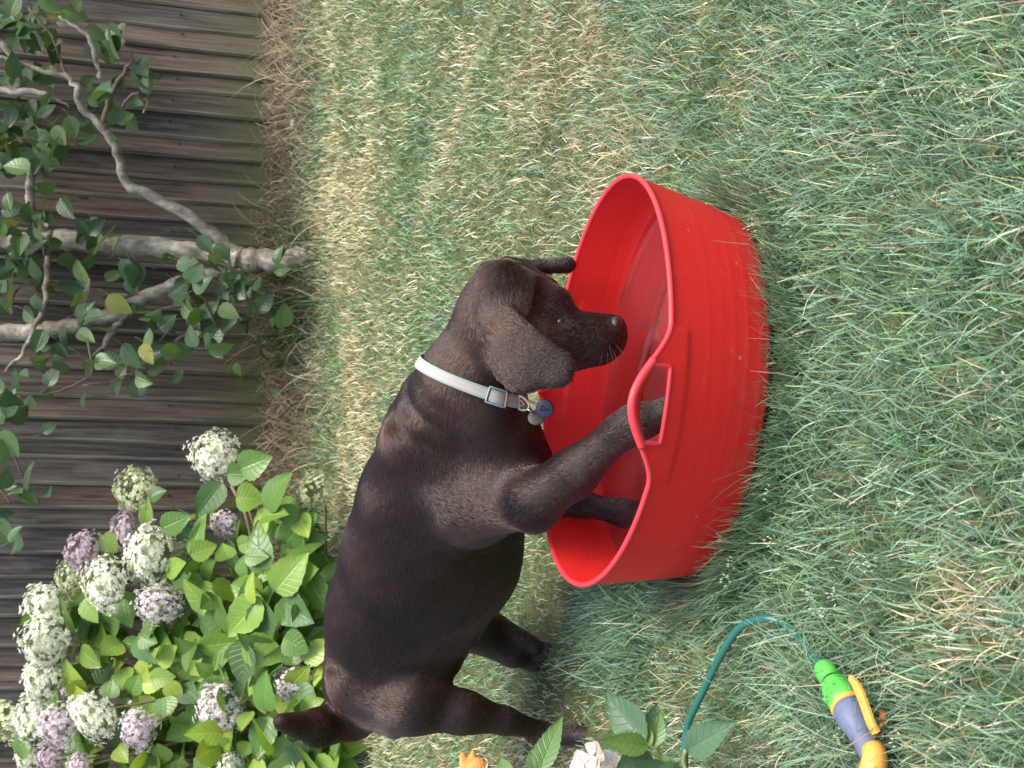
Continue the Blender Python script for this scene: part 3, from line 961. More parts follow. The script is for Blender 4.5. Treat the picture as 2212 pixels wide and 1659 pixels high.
    rect(-.42, -.02, -.95, .95); rect(-.68, .24, -.95, -.78); rect(-.68, .1, .80, .95)
    for k in range(14):
        a0 = math.pi / 2 - math.pi * k / 13
        wv = .10 + .26 * math.cos(a0) ** 2
        c_ = np.array([.08 + .48 * math.cos(a0), .38 + .49 * math.sin(a0)])
        rd = np.array([math.cos(a0), math.sin(a0)]); td = np.array([-rd[1], rd[0]])
        lt.box(tc + S * (c_[0] * x + c_[1] * y) + z * .0023, S * wv / 2 * (rd[0] * x + rd[1] * y), S * .075 * (td[0] * x + td[1] * y), z * (.0003 + .00001 * k))
    lt.build("lettering", dark, colr, smooth=False)
    tn2 = nrm(cdir + .1 * im_up + .45 * im_right)
    Vd, Fd, *_ = disc(P(1158, 902, 2.362), tn2, W(18, 2.36), .0016, -CX)
    mesh_obj("plain_tag", Vd, Fd, mat_simple("worn_grey_enamel", (.03, .03, .036), .5, .5, .2, 150), colr)
    return bvh
def proj(p):
    v = np.asarray(p) - CAM; d = v @ fwd
    return np.array([1106 + (v @ CX) / d * FPX, 829.5 - (v @ CY) / d * FPX])
DOG_BVH = build_dog()

# ------------------------------------------------------------------ grass
def blades(name, x, y, h, w, az, bend, col, mat, lean=None, levels=4, zoff=0.0, label=None, cat=None, twist=None):
    """one object of many tapering blades; every argument is an array with one entry per blade"""
    n = len(x)
    z0 = ground(x, y) + zoff
    d = np.stack([np.cos(az), np.sin(az), np.zeros(n)], 1)
    tw = rng.uniform(-.9, .9, n) if twist is None else twist
    sx = np.stack([-np.sin(az + tw), np.cos(az + tw), np.zeros(n)], 1)
    lean = rng.uniform(.05, .5, n) if lean is None else lean
    V = np.zeros((n, levels * 2, 3), np.float32)
    pos = np.stack([x, y, z0 - .006], 1)
    ang = lean.copy()
    step = h / (levels - 1)
    for l in range(levels):
        t = l / (levels - 1)
        ww = w * (1 - .85 * t ** 1.6) * .5
        V[:, l * 2] = pos - sx * ww[:, None]; V[:, l * 2 + 1] = pos + sx * ww[:, None]
        pos = pos + (d * np.sin(ang)[:, None] + np.array([0, 0, 1.0]) * np.cos(ang)[:, None]) * step[:, None]
        ang = ang + bend / (levels - 1)
    F = np.array([[l * 2, l * 2 + 1, l * 2 + 3, l * 2 + 2] for l in range(levels - 1)])
    F = (F[None] + (np.arange(n) * levels * 2)[:, None, None]).reshape(-1, 4)
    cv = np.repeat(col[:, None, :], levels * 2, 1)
    cv = cv * (.80 + .36 * (np.repeat(np.arange(levels), 2) / (levels - 1)))[None, :, None]  # foot darkened, tip paler: shade between blades painted into the colour
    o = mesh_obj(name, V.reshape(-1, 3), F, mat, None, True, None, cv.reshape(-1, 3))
    return tag(o, label, cat, None, "stuff")

def in_tub(x, y, grow=0.0):
    return ((x - TUB_C[0]) / (RA * .885 + grow)) ** 2 + ((y - TUB_C[1]) / (RB * .885 + grow)) ** 2 < 1

def scatter(n, y0, y1, xm):
    y = rng.uniform(y0, y1, n); half = .27 * y + xm
    x = rng.uniform(-1, 1, n) * (.27 * y1 + xm)
    k = np.abs(x) < half
    return x[k], y[k]

GREEN = 1.36 * np.array([(.090, .178, .078), (.130, .225, .110), (.165, .255, .160), (.072, .145, .066), (.175, .265, .115), (.130, .215, .140), (.205, .285, .205)])
STRAW = 1.25 * np.array([(.44, .37, .22), (.50, .44, .29), (.40, .35, .20), (.46, .43, .26), (.33, .27, .17), (.58, .54, .42)])
def pick_col(n, ps):
    g = GREEN[rng.integers(0, len(GREEN), n)]; s = STRAW[rng.integers(0, len(STRAW), n)]
    c = np.where((rng.random(n) < ps)[:, None], s, g)
    return c * rng.uniform(.58, 1.36, (n, 1))

def long_map(x, y):
    """how long the grass stands: mown and dry far out, long near the camera and round the tub"""
    L = (.40 + .60 * sstep(-.62, -.22, x + .25 * (vnoise(x, y, 3, 0) - .5))) * (1 - sstep(1.85, 2.75, y + .55 * (vnoise(x, y, 2.2, 3) - .5) + .22 * (vnoise(x, y, 6, 4) - .5) - .12 * x))
    dt = np.sqrt(((x - TUB_C[0]) / 1.0) ** 2 + (y - TUB_C[1]) ** 2)
    L = np.maximum(L, .9 * (1 - sstep(.34, .52, dt)))
    for X_, Y_, r_ in HIND: L = L * sstep(.10, .26, np.hypot((x - X_) / r_, y - Y_))
    return L
HIND = [(*P(1310, 1585, 2.74)[:2], 1.0), (*P(1235, 1380, 2.94)[:2], 1.0)]
TUFT = G(1345, 1345)
def build_lawn():
    # mown turf
    x, y = scatter(230000, 1.15, 5.0, .55)
    k = ~in_tub(x, y); x, y = x[k], y[k]
    keep = rng.random(len(x)) < np.where(y < 2.4, .95, .85); x, y = x[keep], y[keep]
    n = len(x); L = long_map(x, y)
    patch = vnoise(x, y, 3.2, 5) * .6 + vnoise(x, y, 9, 6) * .4
    dry = np.clip(.30 + 1.5 * (patch - .47), .03, .85) * (1 - .84 * L) + .02
    dry = np.clip(dry + .22 * np.exp(-((y - 4.25) / .28) ** 2), 0, .9)
    pale = np.exp(-(((x - .55) / .35) ** 2 + ((y - 3.05) / .45) ** 2)); dry = np.clip(dry + .35 * pale, 0, .92)
    bare = np.exp(-(((x - G(2130, 1330)[0]) / .07) ** 2 + ((y - G(2130, 1330)[1]) / .10) ** 2)); dry = np.clip(dry + .8 * bare, 0, .95)
    h = (.022 + .020 * rng.random(n)) * (1 - L) + (.034 + .036 * rng.random(n)) * L
    h *= .88 + .3 * vnoise(x, y, 7, 7)
    for X_, Y_, r_ in HIND: h *= .62 + .38 * sstep(.08, .24, np.hypot(x - X_, y - Y_))
    w = np.where(y > 3, .0030, .0026) * rng.uniform(.7, 1.4, n)
    az = rng.uniform(0, 2 * math.pi, n) + 0.0
    az = np.where(rng.random(n) < .25, 2 * math.pi * vnoise(x, y, 3.0, 2) * 1.6 + rng.normal(0, .8, n), az)
    bend = rng.uniform(.1, 1.5, n)
    col = pick_col(n, dry)
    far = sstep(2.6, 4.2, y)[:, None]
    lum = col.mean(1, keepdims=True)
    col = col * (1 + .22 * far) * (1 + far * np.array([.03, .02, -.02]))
    blades("lawn_grass", x, y, h, w, az, bend, col, M['blade'], lean=rng.uniform(.05, .75, n), label="short mown lawn of mixed green and straw coloured blades", cat="grass")
    # long blades standing over it
    x, y = scatter(60000, 1.15, 3.1, .5)
    L = long_map(x, y); clump = vnoise(x, y, 6.5, 1) * .6 + vnoise(x, y, 14, 2) * .4
    k = (rng.random(len(x)) < L * np.clip(.30 + 1.5 * (clump - .35), .05, 1)) & ~in_tub(x, y, .006)
    x, y, clump, L = x[k], y[k], clump[k], L[k]
    tx, ty = rng.normal(TUFT[0] + .05, .09, 2200), rng.normal(TUFT[1], .06, 2200)
    kk = ~in_tub(tx, ty, .01); tx, ty = tx[kk], ty[kk]
    x = np.concatenate([x, tx]); y = np.concatenate([y, ty]); nt = len(tx)
    clump = np.concatenate([clump, np.full(nt, .8)])
    n = len(x)
    h = (.034 + .040 * rng.random(n)) * (.6 + .7 * clump)
    h[-nt:] = rng.uniform(.05, .105, nt)
    w = rng.uniform(.0016, .0032, n)
    az = 2 * math.pi * vnoise(x, y, 4.0, 6) * 1.7 + rng.normal(0, 1.7, n)
    # blades close to the tub lean along or away from it
    dx, dy = x - TUB_C[0], (y - TUB_C[1]); rr = np.sqrt((dx / RA) ** 2 + (dy / RB) ** 2)
    ra_ = np.arctan2(dy, dx)
    nearw = rr < 1.25
    az = np.where(nearw, ra_ + rng.normal(0, .95, n).clip(-1.35, 1.35), az)
    col = pick_col(n, np.full(n, .035)) * rng.uniform(.85, 1.2, (n, 1))
    blue = rng.random(n)[:, None] < .45
    col = np.where(blue, col * np.array([1.0, 1.08, 1.22]), col)
    bend = rng.uniform(.1, 1.3, n)
    lean = rng.uniform(.05, .8, n); lean = np.where(nearw, np.minimum(lean, .45), lean)
    bend = np.where(nearw & (rr < 1.05), bend * .5, bend)
    blades("long_grass", x, y, h, w, az, bend, col, M['blade'], lean=lean, levels=6, label="long blue green grass growing round the tub and towards the camera", cat="grass")
    # blades that have fallen across the spray gun
    n = 420; ga, gb = G(1780, 1440), G(1885, 1650); t = rng.uniform(-.1, 1.15, n)
    x = ga[0] + (gb[0] - ga[0]) * t + rng.normal(0, .03, n); y = ga[1] + (gb[1] - ga[1]) * t + rng.normal(0, .03, n)
    blades("fallen_blades", x, y, rng.uniform(.07, .15, n), rng.uniform(.0014, .0028, n), rng.uniform(0, 6.28, n), rng.uniform(.6, 1.8, n), pick_col(n, np.full(n, .08)), M['blade'], lean=rng.uniform(.1, .6, n), levels=6, label="grass blades standing round and across the spray gun", cat="grass")
    # pale seed heads standing in the long grass
    mb = MB()
    sx, sy = scatter(130, 1.3, 2.3, .1)
    for a, b in zip(sx, sy):
        if in_tub(a, b, .03) or long_map(np.array([a]), np.array([b]))[0] < .5: continue
        z = float(ground(a, b)); hh = random.uniform(.05, .085); t = random.uniform(0, 6.28)
        top = np.array([a + .03 * math.cos(t), b + .03 * math.sin(t), z + hh])
        mb.tube([(a, b, z), (a + .012 * math.cos(t), b + .012 * math.sin(t), z + hh * .6), top], [.0006, .0005, .0004], 4, (.25, .30, .15))
        for _ in range(random.randint(5, 10)):
            o = rnd_dir() * random.uniform(.003, .012); o[2] = abs(o[2]) * 1.2
            c = top + o - np.array([0, 0, .006]); ax = nrm(o + np.array([0, 0, .008]))
            mb.tube([c, c + ax * .0025, c + ax * .0055], [.0003, .0011, .0002], 4, (.55, .58, .42))
    tag(mb.build("seed_heads", M['dry'], None), "tiny pale seed heads scattered through the long grass", "grass seed heads", None, "stuff")

    # a collar of grass standing against the tub
    n = 5200
    a = rng.uniform(-math.pi, math.pi, n); rad = 1.01 + np.abs(rng.normal(0, .10, n))
    x = TUB_C[0] + np.cos(a) * RA * .925 * rad; y = TUB_C[1] + np.sin(a) * RB * .925 * rad
    col = pick_col(n, np.full(n, .10))
    blades("tub_side_grass", x, y, rng.uniform(.05, .105, n) * (.65 + .5 * vnoise(x, y, 9, 3)), rng.uniform(.0016, .0032, n), a + rng.normal(0, .9, n).clip(-1.5, 1.5), rng.uniform(.0, 1.2, n), col, M['blade'], lean=rng.uniform(-.08, .35, n), levels=5, label="grass standing close round the foot of the red tub", cat="grass")
    # stray dry stalks against the front of the tub
    n = 60
    a = rng.uniform(-2.9, -.2, n); rad = rng.uniform(1.0, 1.06, n)
    x = TUB_C[0] + np.cos(a) * RA * .89 * rad; y = TUB_C[1] + np.sin(a) * RB * .89 * rad - .006
    col = np.where((rng.random(n) < .55)[:, None], np.array([.42, .33, .20]), np.array([.16, .20, .09])) * rng.uniform(.7, 1.2, (n, 1))
    blades("stray_stalks", x, y, rng.uniform(.06, .15, n), rng.uniform(.0011, .002, n), a + rng.choice([-1, 1], n) * rng.uniform(1.0, 1.7, n), rng.uniform(-.3, .9, n), col, M['dry'], lean=rng.uniform(.1, .55, n), levels=6, label="thin stray stalks reaching up the front of the red tub", cat="grass stalks")

    # tangle of dry stems along the foot of the fence
    n = 17000
    x = rng.uniform(-2.1, 2.0, n)
    y = FY(x) - .03 - np.abs(rng.normal(0, .24, n))
    y = np.where(rng.random(n) < .25, FY(x) - rng.uniform(.0, .12, n), y)
    dens = vnoise(x, y, 3.5, 2)
    k = (y > 4.35) & (rng.random(n) < .35 + dens); x, y = x[k], y[k]; n = len(x)
    col = np.array([(.30, .22, .15), (.38, .29, .19), (.22, .16, .11), (.46, .39, .27), (.26, .20, .15)])[rng.integers(0, 5, n)] * 1.2 * rng.uniform(.7, 1.15, (n, 1))
    gr = rng.random(n) < .16
    col[gr] = np.array([.10, .15, .05]) * rng.uniform(.7, 1.3, (gr.sum(), 1))
    blades("dry_weeds", x, y, rng.uniform(.10, .30, n) * (.55 + .7 * vnoise(x, y, 4, 5)), rng.uniform(.0016, .0038, n), rng.uniform(0, 6.28, n), rng.uniform(.8, 2.8, n), col, M['dry'], lean=rng.uniform(.2, 1.2, n), levels=7, label="tangle of dry brown stems along the foot of the fence", cat="weeds")
    # uncut green grass round the trunk and under the hydrangea
    n = 3000
    tr = G(650, 555)
    x = np.concatenate([rng.normal(tr[0] - .12, .13, n // 2), rng.uniform(-1.9, -.45, n - n // 2)])
    y = np.concatenate([rng.normal(tr[1] + .02, .13, n // 2), rng.normal(4.72, .16, n - n // 2)])
    n = len(x)
    col = np.array([(.07, .13, .04), (.10, .17, .055), (.06, .11, .05), (.14, .19, .08)])[rng.integers(0, 4, n)] * rng.uniform(.7, 1.3, (n, 1))
    blades("uncut_grass", x, y, rng.uniform(.06, .20, n), rng.uniform(.002, .0042, n), rng.uniform(0, 6.28, n), rng.uniform(.4, 2.2, n), col, M['blade'], lean=rng.uniform(.05, .7, n), levels=6, label="uncut green grass round the tree trunk and under the hydrangea", cat="grass")
build_lawn()
def build_side_lawn():
    n = 90000
    y = rng.uniform(.5, 5.0, n); x = rng.uniform(-3.0, 3.0, n)
    k = (np.abs(x) > .27 * y + .5) | (y < 1.2); x, y = x[k], y[k]; n = len(x); L = long_map(x, y)
    col = pick_col(n, np.clip(.25 + .5 * (vnoise(x, y, 3, 5) - .4) - .2 * L, .03, .8))
    blades("side_lawn_grass", x, y, (.03 + .03 * rng.random(n)) * (1 + .6 * L), rng.uniform(.0035, .006, n), rng.uniform(0, 6.28, n), rng.uniform(.1, 1.5, n), col, M['blade'], lean=rng.uniform(.05, .8, n), label="lawn carrying on to either side of the dog and the tub", cat="grass")
build_side_lawn()

# ------------------------------------------------------------------ apple tree
def px_path(rows, n):
    """rows of (X, Y, depth, radius in px) -> points and radii"""
    q = smooth_path(rows, n)
    return np.array([P(a, b, d) for a, b, d, r in q]), np.array([max(r, 1.5) * d / FPX for a, b, d, r in q])

def build_apple():
    tb = G(668, 557)
    D = float((tb - CAM) @ fwd)
    root = empty("apple_tree", tuple(tb), "small apple tree with a pale forked trunk standing close to the fence", "tree")
    mb = MB()
    def limb(rows, n, dd=0.0, knob=.10):
        p, r = px_path([(a, b, D + min(d, .045) + dd, w * .93) for a, b, d, w in rows], n)
        r = r * (1 + knob * np.sin(np.arange(n) * 1.7) * rng.uniform(.2, 1, n))
        p = p + rng.normal(0, .0025, p.shape)
        return p, r
    T = MB()
    p, r = limb([(700, 560, 0, 42), (676, 559, 0, 34), (655, 558, 0, 30), (600, 565, 0, 28), (540, 564, 0, 29), (500, 554, 0, 27), (430, 545, .01, 23), (340, 536, .02, 24), (250, 528, .03, 24), (160, 520, .04, 25), (112, 515, .05, 25), (60, 520, .06, 21), (0, 528, .07, 20), (-70, 520, .08, 18), (-200, 540, .1, 14)], 70)
    T.tube(p, r, 16)
    T.build("trunk", M['bark'], root)
    Bm = []
    def branch(rows, n, m='bark', nn=10):
        b_ = MB(); p, r = limb(rows, n); b_.tube(p, r, nn); b_.build("branch", M[m], root); return p
    branch([(530, 560, 0, 16), (490, 530, -.02, 15), (455, 502, -.04, 14), (390, 458, -.08, 13.5), (330, 425, -.10, 12.5), (287, 408, -.12, 13), (262, 372, -.14, 10.5), (255, 335, -.15, 11), (230, 290, -.17, 10), (208, 263, -.18, 8.5), (172, 228, -.19, 8), (165, 190, -.2, 8), (145, 165, -.21, 6.5), (100, 158, -.22, 5.5), (50, 140, -.23, 5), (-20, 120, -.25, 4)], 48)
    branch([(228, 290, -.17, 6), (226, 255, -.18, 6.5), (238, 205, -.2, 6), (256, 175, -.21, 5), (287, 126, -.22, 4)], 20, 'twig')
    branch([(262, 232, -.19, 4), (280, 210, -.2, 3.5), (300, 198, -.2, 3)], 8, 'twig')
    branch([(166, 190, -.2, 4), (138, 155, -.2, 3.5), (125, 110, -.21, 3), (100, 62, -.22, 3), (60, 20, -.23, 2.5)], 16, 'twig')
    branch([(215, 170, -.2, 5), (211, 150, -.2, 5), (198, 100, -.21, 5), (183, 72, -.22, 4.5), (150, 52, -.23, 4), (128, 35, -.23, 3)], 16, 'bark')
    branch([(528, 575, .02, 20), (470, 585, .05, 15), (400, 606, .08, 15), (349, 626, .10, 15), (292, 655, .13, 18), (235, 682, .15, 18), (169, 700, .17, 18), (110, 712, .18, 20), (56, 717, .19, 21), (-10, 722, .2, 21), (-100, 735, .2, 18)], 50)
    branch([(112, 528, .04, 8), (104, 560, .02, 7.5), (101, 596, 0, 7.5), (98, 646, -.02, 7), (84, 690, -.03, 6.5), (67, 727, -.04, 6), (45, 770, -.05, 5), (10, 800, -.06, 4)], 26, 'bark')
    branch([(105, 500, .04, 11), (84, 490, .02, 10), (70, 460, 0, 10), (64, 420, -.02, 10.5), (68, 375, -.04, 11), (84, 343, -.06, 10), (92, 300, -.08, 8)], 24)
    branch([(-20, 195, -.25, 9), (20, 197, -.25, 10), (72, 200, -.25, 8), (104, 206, -.25, 5), (130, 220, -.25, 3), (150, 228, -.24, 2)], 16)
    branch([(35, 197, -.25, 9), (40, 150, -.24, 8), (20, 110, -.24, 9), (-15, 80, -.25, 9)], 12)
    branch([(275, 668, .12, 9), (262, 690, .1, 8.5), (240, 718, .08, 7.5), (214, 759, .05, 6), (196, 775, .04, 4)], 16, 'bark')
    branch([(500, 592, 0, 5), (480, 640, -.03, 5), (440, 690, -.05, 4.5), (394, 727, -.08, 4), (345, 770, -.1, 3.5), (300, 795, -.12, 3), (240, 822, -.14, 2.5), (180, 834, -.15, 2)], 28, 'twig', 6)
    branch([(692, 672, 0, 5), (620, 668, -.02, 4.5), (545, 662, -.04, 4), (460, 664, -.05, 3.5), (394, 662, -.06, 3), (330, 672, -.06, 2.5), (280, 682, -.07, 2)], 26, 'twig', 6)
    branch([(600, 640, -.05, 4), (560, 625, -.08, 4), (520, 590, -.1, 4), (440, 560, -.12, 3), (380, 556, -.13, 2.5)], 16, 'twig', 6)
    branch([(196, 775, .02, 3.5), (190, 740, -.05, 3), (200, 800, -.1, 3), (160, 830, -.12, 3), (110, 850, -.13, 2.5), (60, 860, -.14, 2)], 16, 'twig', 6)
    branch([(-30, 955, -.3, 4), (10, 965, -.3, 3.5), (30, 985, -.3, 3), (50, 1030, -.3, 2)], 10, 'twig', 6)
    branch([(-20, 1050, -.3, 3), (8, 1066, -.3, 2.5), (20, 1090, -.3, 2)], 8, 'twig', 6)
    # foliage: leaves where they hang, each of its own pose
    Z = .5622
    zl = [(60, 10), (20, 90), (50, 170), (120, 50), (130, 110), (220, 170), (260, 60), (290, 20), (190, 20), (150, 90), (90, 130), (25, 40), (110, 160), (370, 130), (440, 130), (435, 170), (400, 230), (415, 195), (340, 315), (390, 340), (465, 310), (530, 315), (580, 290), (545, 260), (510, 400), (440, 450), (510, 480), (425, 520), (320, 490), (330, 445), (345, 540), (390, 380), (415, 395), (170, 300), (190, 380), (100, 285), (40, 450), (60, 430), (20, 400), (230, 450), (240, 510), (210, 570), (230, 590), (150, 540), (180, 600), (20, 620), (40, 560), (60, 640), (10, 540), (165, 785), (120, 860), (260, 800), (320, 880), (370, 870), (420, 900), (385, 935), (300, 890), (790, 940), (885, 1000), (870, 1055), (715, 1020), (630, 1000), (480, 1040), (520, 1060), (440, 1060), (280, 1100), (320, 1110), (290, 1150), (330, 1200), (300, 1230), (350, 1210), (395, 1265), (235, 1350), (250, 1310), (150, 1390), (240, 1410), (330, 1420), (400, 1390), (320, 1530), (450, 1480), (480, 1390), (550, 1460), (600, 1410), (570, 1360), (600, 1350), (500, 1370), (40, 1530), (20, 1520), (50, 1560), (110, 1550), (10, 1590), (720, 1200), (760, 1215), (770, 1150), (800, 1305), (830, 1280), (820, 1210), (850, 1150), (700, 1150), (690, 1100), (930, 1100), (900, 1090), (950, 1230), (1020, 1110), (1090, 1210), (900, 1240), (880, 1200), (660, 1350), (640, 1280), (640, 1240), (575, 1220), (530, 1190), (460, 1170), (420, 1150), (850, 1340), (780, 1090), (750, 1050), (100, 990), (130, 1030), (260, 1000), (310, 1040), (20, 1050), (40, 1110), (15, 1180), (60, 1000), (200, 1440), (90, 1440), (60, 1460), (110, 1210), (150, 1310), (170, 1300)]
    pts = [(a * Z, b * Z, rng.uniform(-.35, .0)) for a, b in zl]
    pts += [(24, 958, -.4), (57, 1028, -.4), (30, 1062, -.4), (62, 1076, -.4), (3, 1112, -.4), (12, 1035, -.4), (5, 975, -.4), (5, 1150, -.4)]
    base_pts = list(pts)
    for a, b, d in base_pts[:140]:
        if rng.random() < .85: pts.append((a + rng.normal(0, 22), b + rng.normal(0, 24), d + rng.uniform(-.05, .18)))
    for _ in range(190):                                             # the crown goes on above the picture
        pts.append((rng.uniform(-420, -10), rng.uniform(-120, 1150), rng.uniform(-.5, .25)))
    for _ in range(95):
        pts.append((rng.uniform(-30, 120), rng.uniform(-90, 600), rng.uniform(-.3, .15)))
    leafs = MB()
    for i, (a, b, d) in enumerate(pts):
        p = P(a, b, D + d)
        L = rng.uniform(.062, .098) * (1 if i < len(base_pts) else .88)
        droop = nrm(np.array([rng.normal(0, .7), rng.normal(-.25, .6), rng.uniform(-1.1, .45)]))
        nr = nrm(np.array([rng.normal(0, .55), -.75 + rng.normal(0, .45), .75 + rng.normal(0, .5)]))
        q = rng.random()
        if q < .62: col = np.array([.060, .115, .052])
        elif q < .88: col = np.array([.105, .180, .060])
        elif q < .99: col = np.array([.13, .20, .075])
        else: col = np.array([.26, .26, .07])
        col = col * rng.uniform(.75, 1.25)
        put_leaf(leafs, p - droop * L * .5, droop, nr, L, L * rng.uniform(.62, .78), col, fold=rng.uniform(.1, .5), curl=rng.uniform(-.05, .35), wave=rng.uniform(.01, .04), serr=.03, pw=.62)
        st = p - droop * L * .5
        leafs.tube([st, st - droop * .012 + np.array([0, 0, .006]), st - droop * .02 + np.array([0, .01, .016])], [.0009, .0009, .0011], 4, (.15, .17, .07), cap=False)
    leafs.build("foliage", M['apple_leaf'], root)
build_apple()

# ------------------------------------------------------------------ hydrangea by the fence
def floret_ball(n, seed, petal=.0062, hole=0.0, cols=((.8, .8, .7),)):
    """dome of small four-petalled florets, unit radius"""
    rg = np.random.default_rng(seed); V = []; F = []; Cc = []; k = 0
    for i in range(n):
        z = 1 - (i + .5) / n * 1.45; t = i * 2.399963 + rg.normal(0, .12)
        rr = math.sqrt(max(0, 1 - z * z))
        nn = nrm(np.array([rr * math.cos(t), rr * math.sin(t), z]) + rg.normal(0, .14, 3))
        if hole and z > 1 - hole and rg.random() < .8: continue
        c = nn * (rg.uniform(.80, 1.10) + (.14 if rg.random() < .12 else 0)) * (1 + .20 * math.sin(2 * t + seed) * math.sin(3.5 * z + seed)) * np.array([1, 1, .82])
        a = nrm(np.cross(nn, rg.normal(size=3))); b = np.cross(nn, a)
        s = rg.uniform(.75, 1.25)
        base = np.array(cols[rg.integers(0, len(cols))]) * rg.uniform(.82, 1.1)
        for q in range(4):
            an = q * math.pi / 2 + rg.normal(0, .12)
            e = math.cos(an) * a + math.sin(an) * b; f = np.cross(nn, e)
            w = petal * s * rg.uniform(.8, 1.15); cup = rg.uniform(-.25, .75)
            pts_ = [c, c + e * w * .55 - f * w * .46 + nn * w * cup * .3, c + e * w * 1.0 - f * w * .26 + nn * w * cup * .75, c + e * w * 1.12 + nn * w * cup * .9, c + e * w * 1.0 + f * w * .26 + nn * w * cup * .75, c + e * w * .55 + f * w * .46 + nn * w * cup * .3]
            V += pts_; F += [(k, k + 1, k + 2, k + 3), (k, k + 3, k + 4, k + 5)]; Cc += [base] * 6; k += 6
        # bead in the middle
        bb = .16 * petal * s * 2.0
        V += [c + a * bb + nn * bb * .4, c + b * bb + nn * bb * .4, c - a * bb + nn * bb * .4, c - b * bb + nn * bb * .4, c + nn * bb * 1.3]
        F += [(k, k + 1, k + 4), (k + 1, k + 2, k + 4), (k + 2, k + 3, k + 4), (k + 3, k, k + 4)]; Cc += [base * np.array([.85, .9, .6])] * 5; k += 5
        # its stalk
        st = c * .35
        w = .012
        V += [st + a * w, st - a * w, c - a * w, c + a * w]; F += [(k, k + 1, k + 2, k + 3)]; Cc += [np.array([.22, .26, .12])] * 4; k += 4
    if not hole:                                                   # the packed heart of the head
        base = np.mean(np.array(cols), 0) * np.array([.86, .90, .72]); nu, nv_ = 16, 10; k0 = k
        for i in range(nu):
            for j in range(nv_):
                t = 2 * math.pi * i / nu; f = math.pi * (j + .5) / nv_
                r_ = .62 + .05 * math.sin(5 * t) * math.sin(6 * f)
                V.append(np.array([math.sin(f) * math.cos(t), math.sin(f) * math.sin(t), .82 * math.cos(f) * (.5 if math.cos(f) < 0 else 1)]) * r_); Cc.append(base)
        F += [(k0 + i * nv_ + j, k0 + i * nv_ + j + 1, k0 + ((i + 1) % nu) * nv_ + j + 1, k0 + ((i + 1) % nu) * nv_ + j) for i in range(nu) for j in range(nv_ - 1)]
    return np.array(V), F, np.array(Cc)

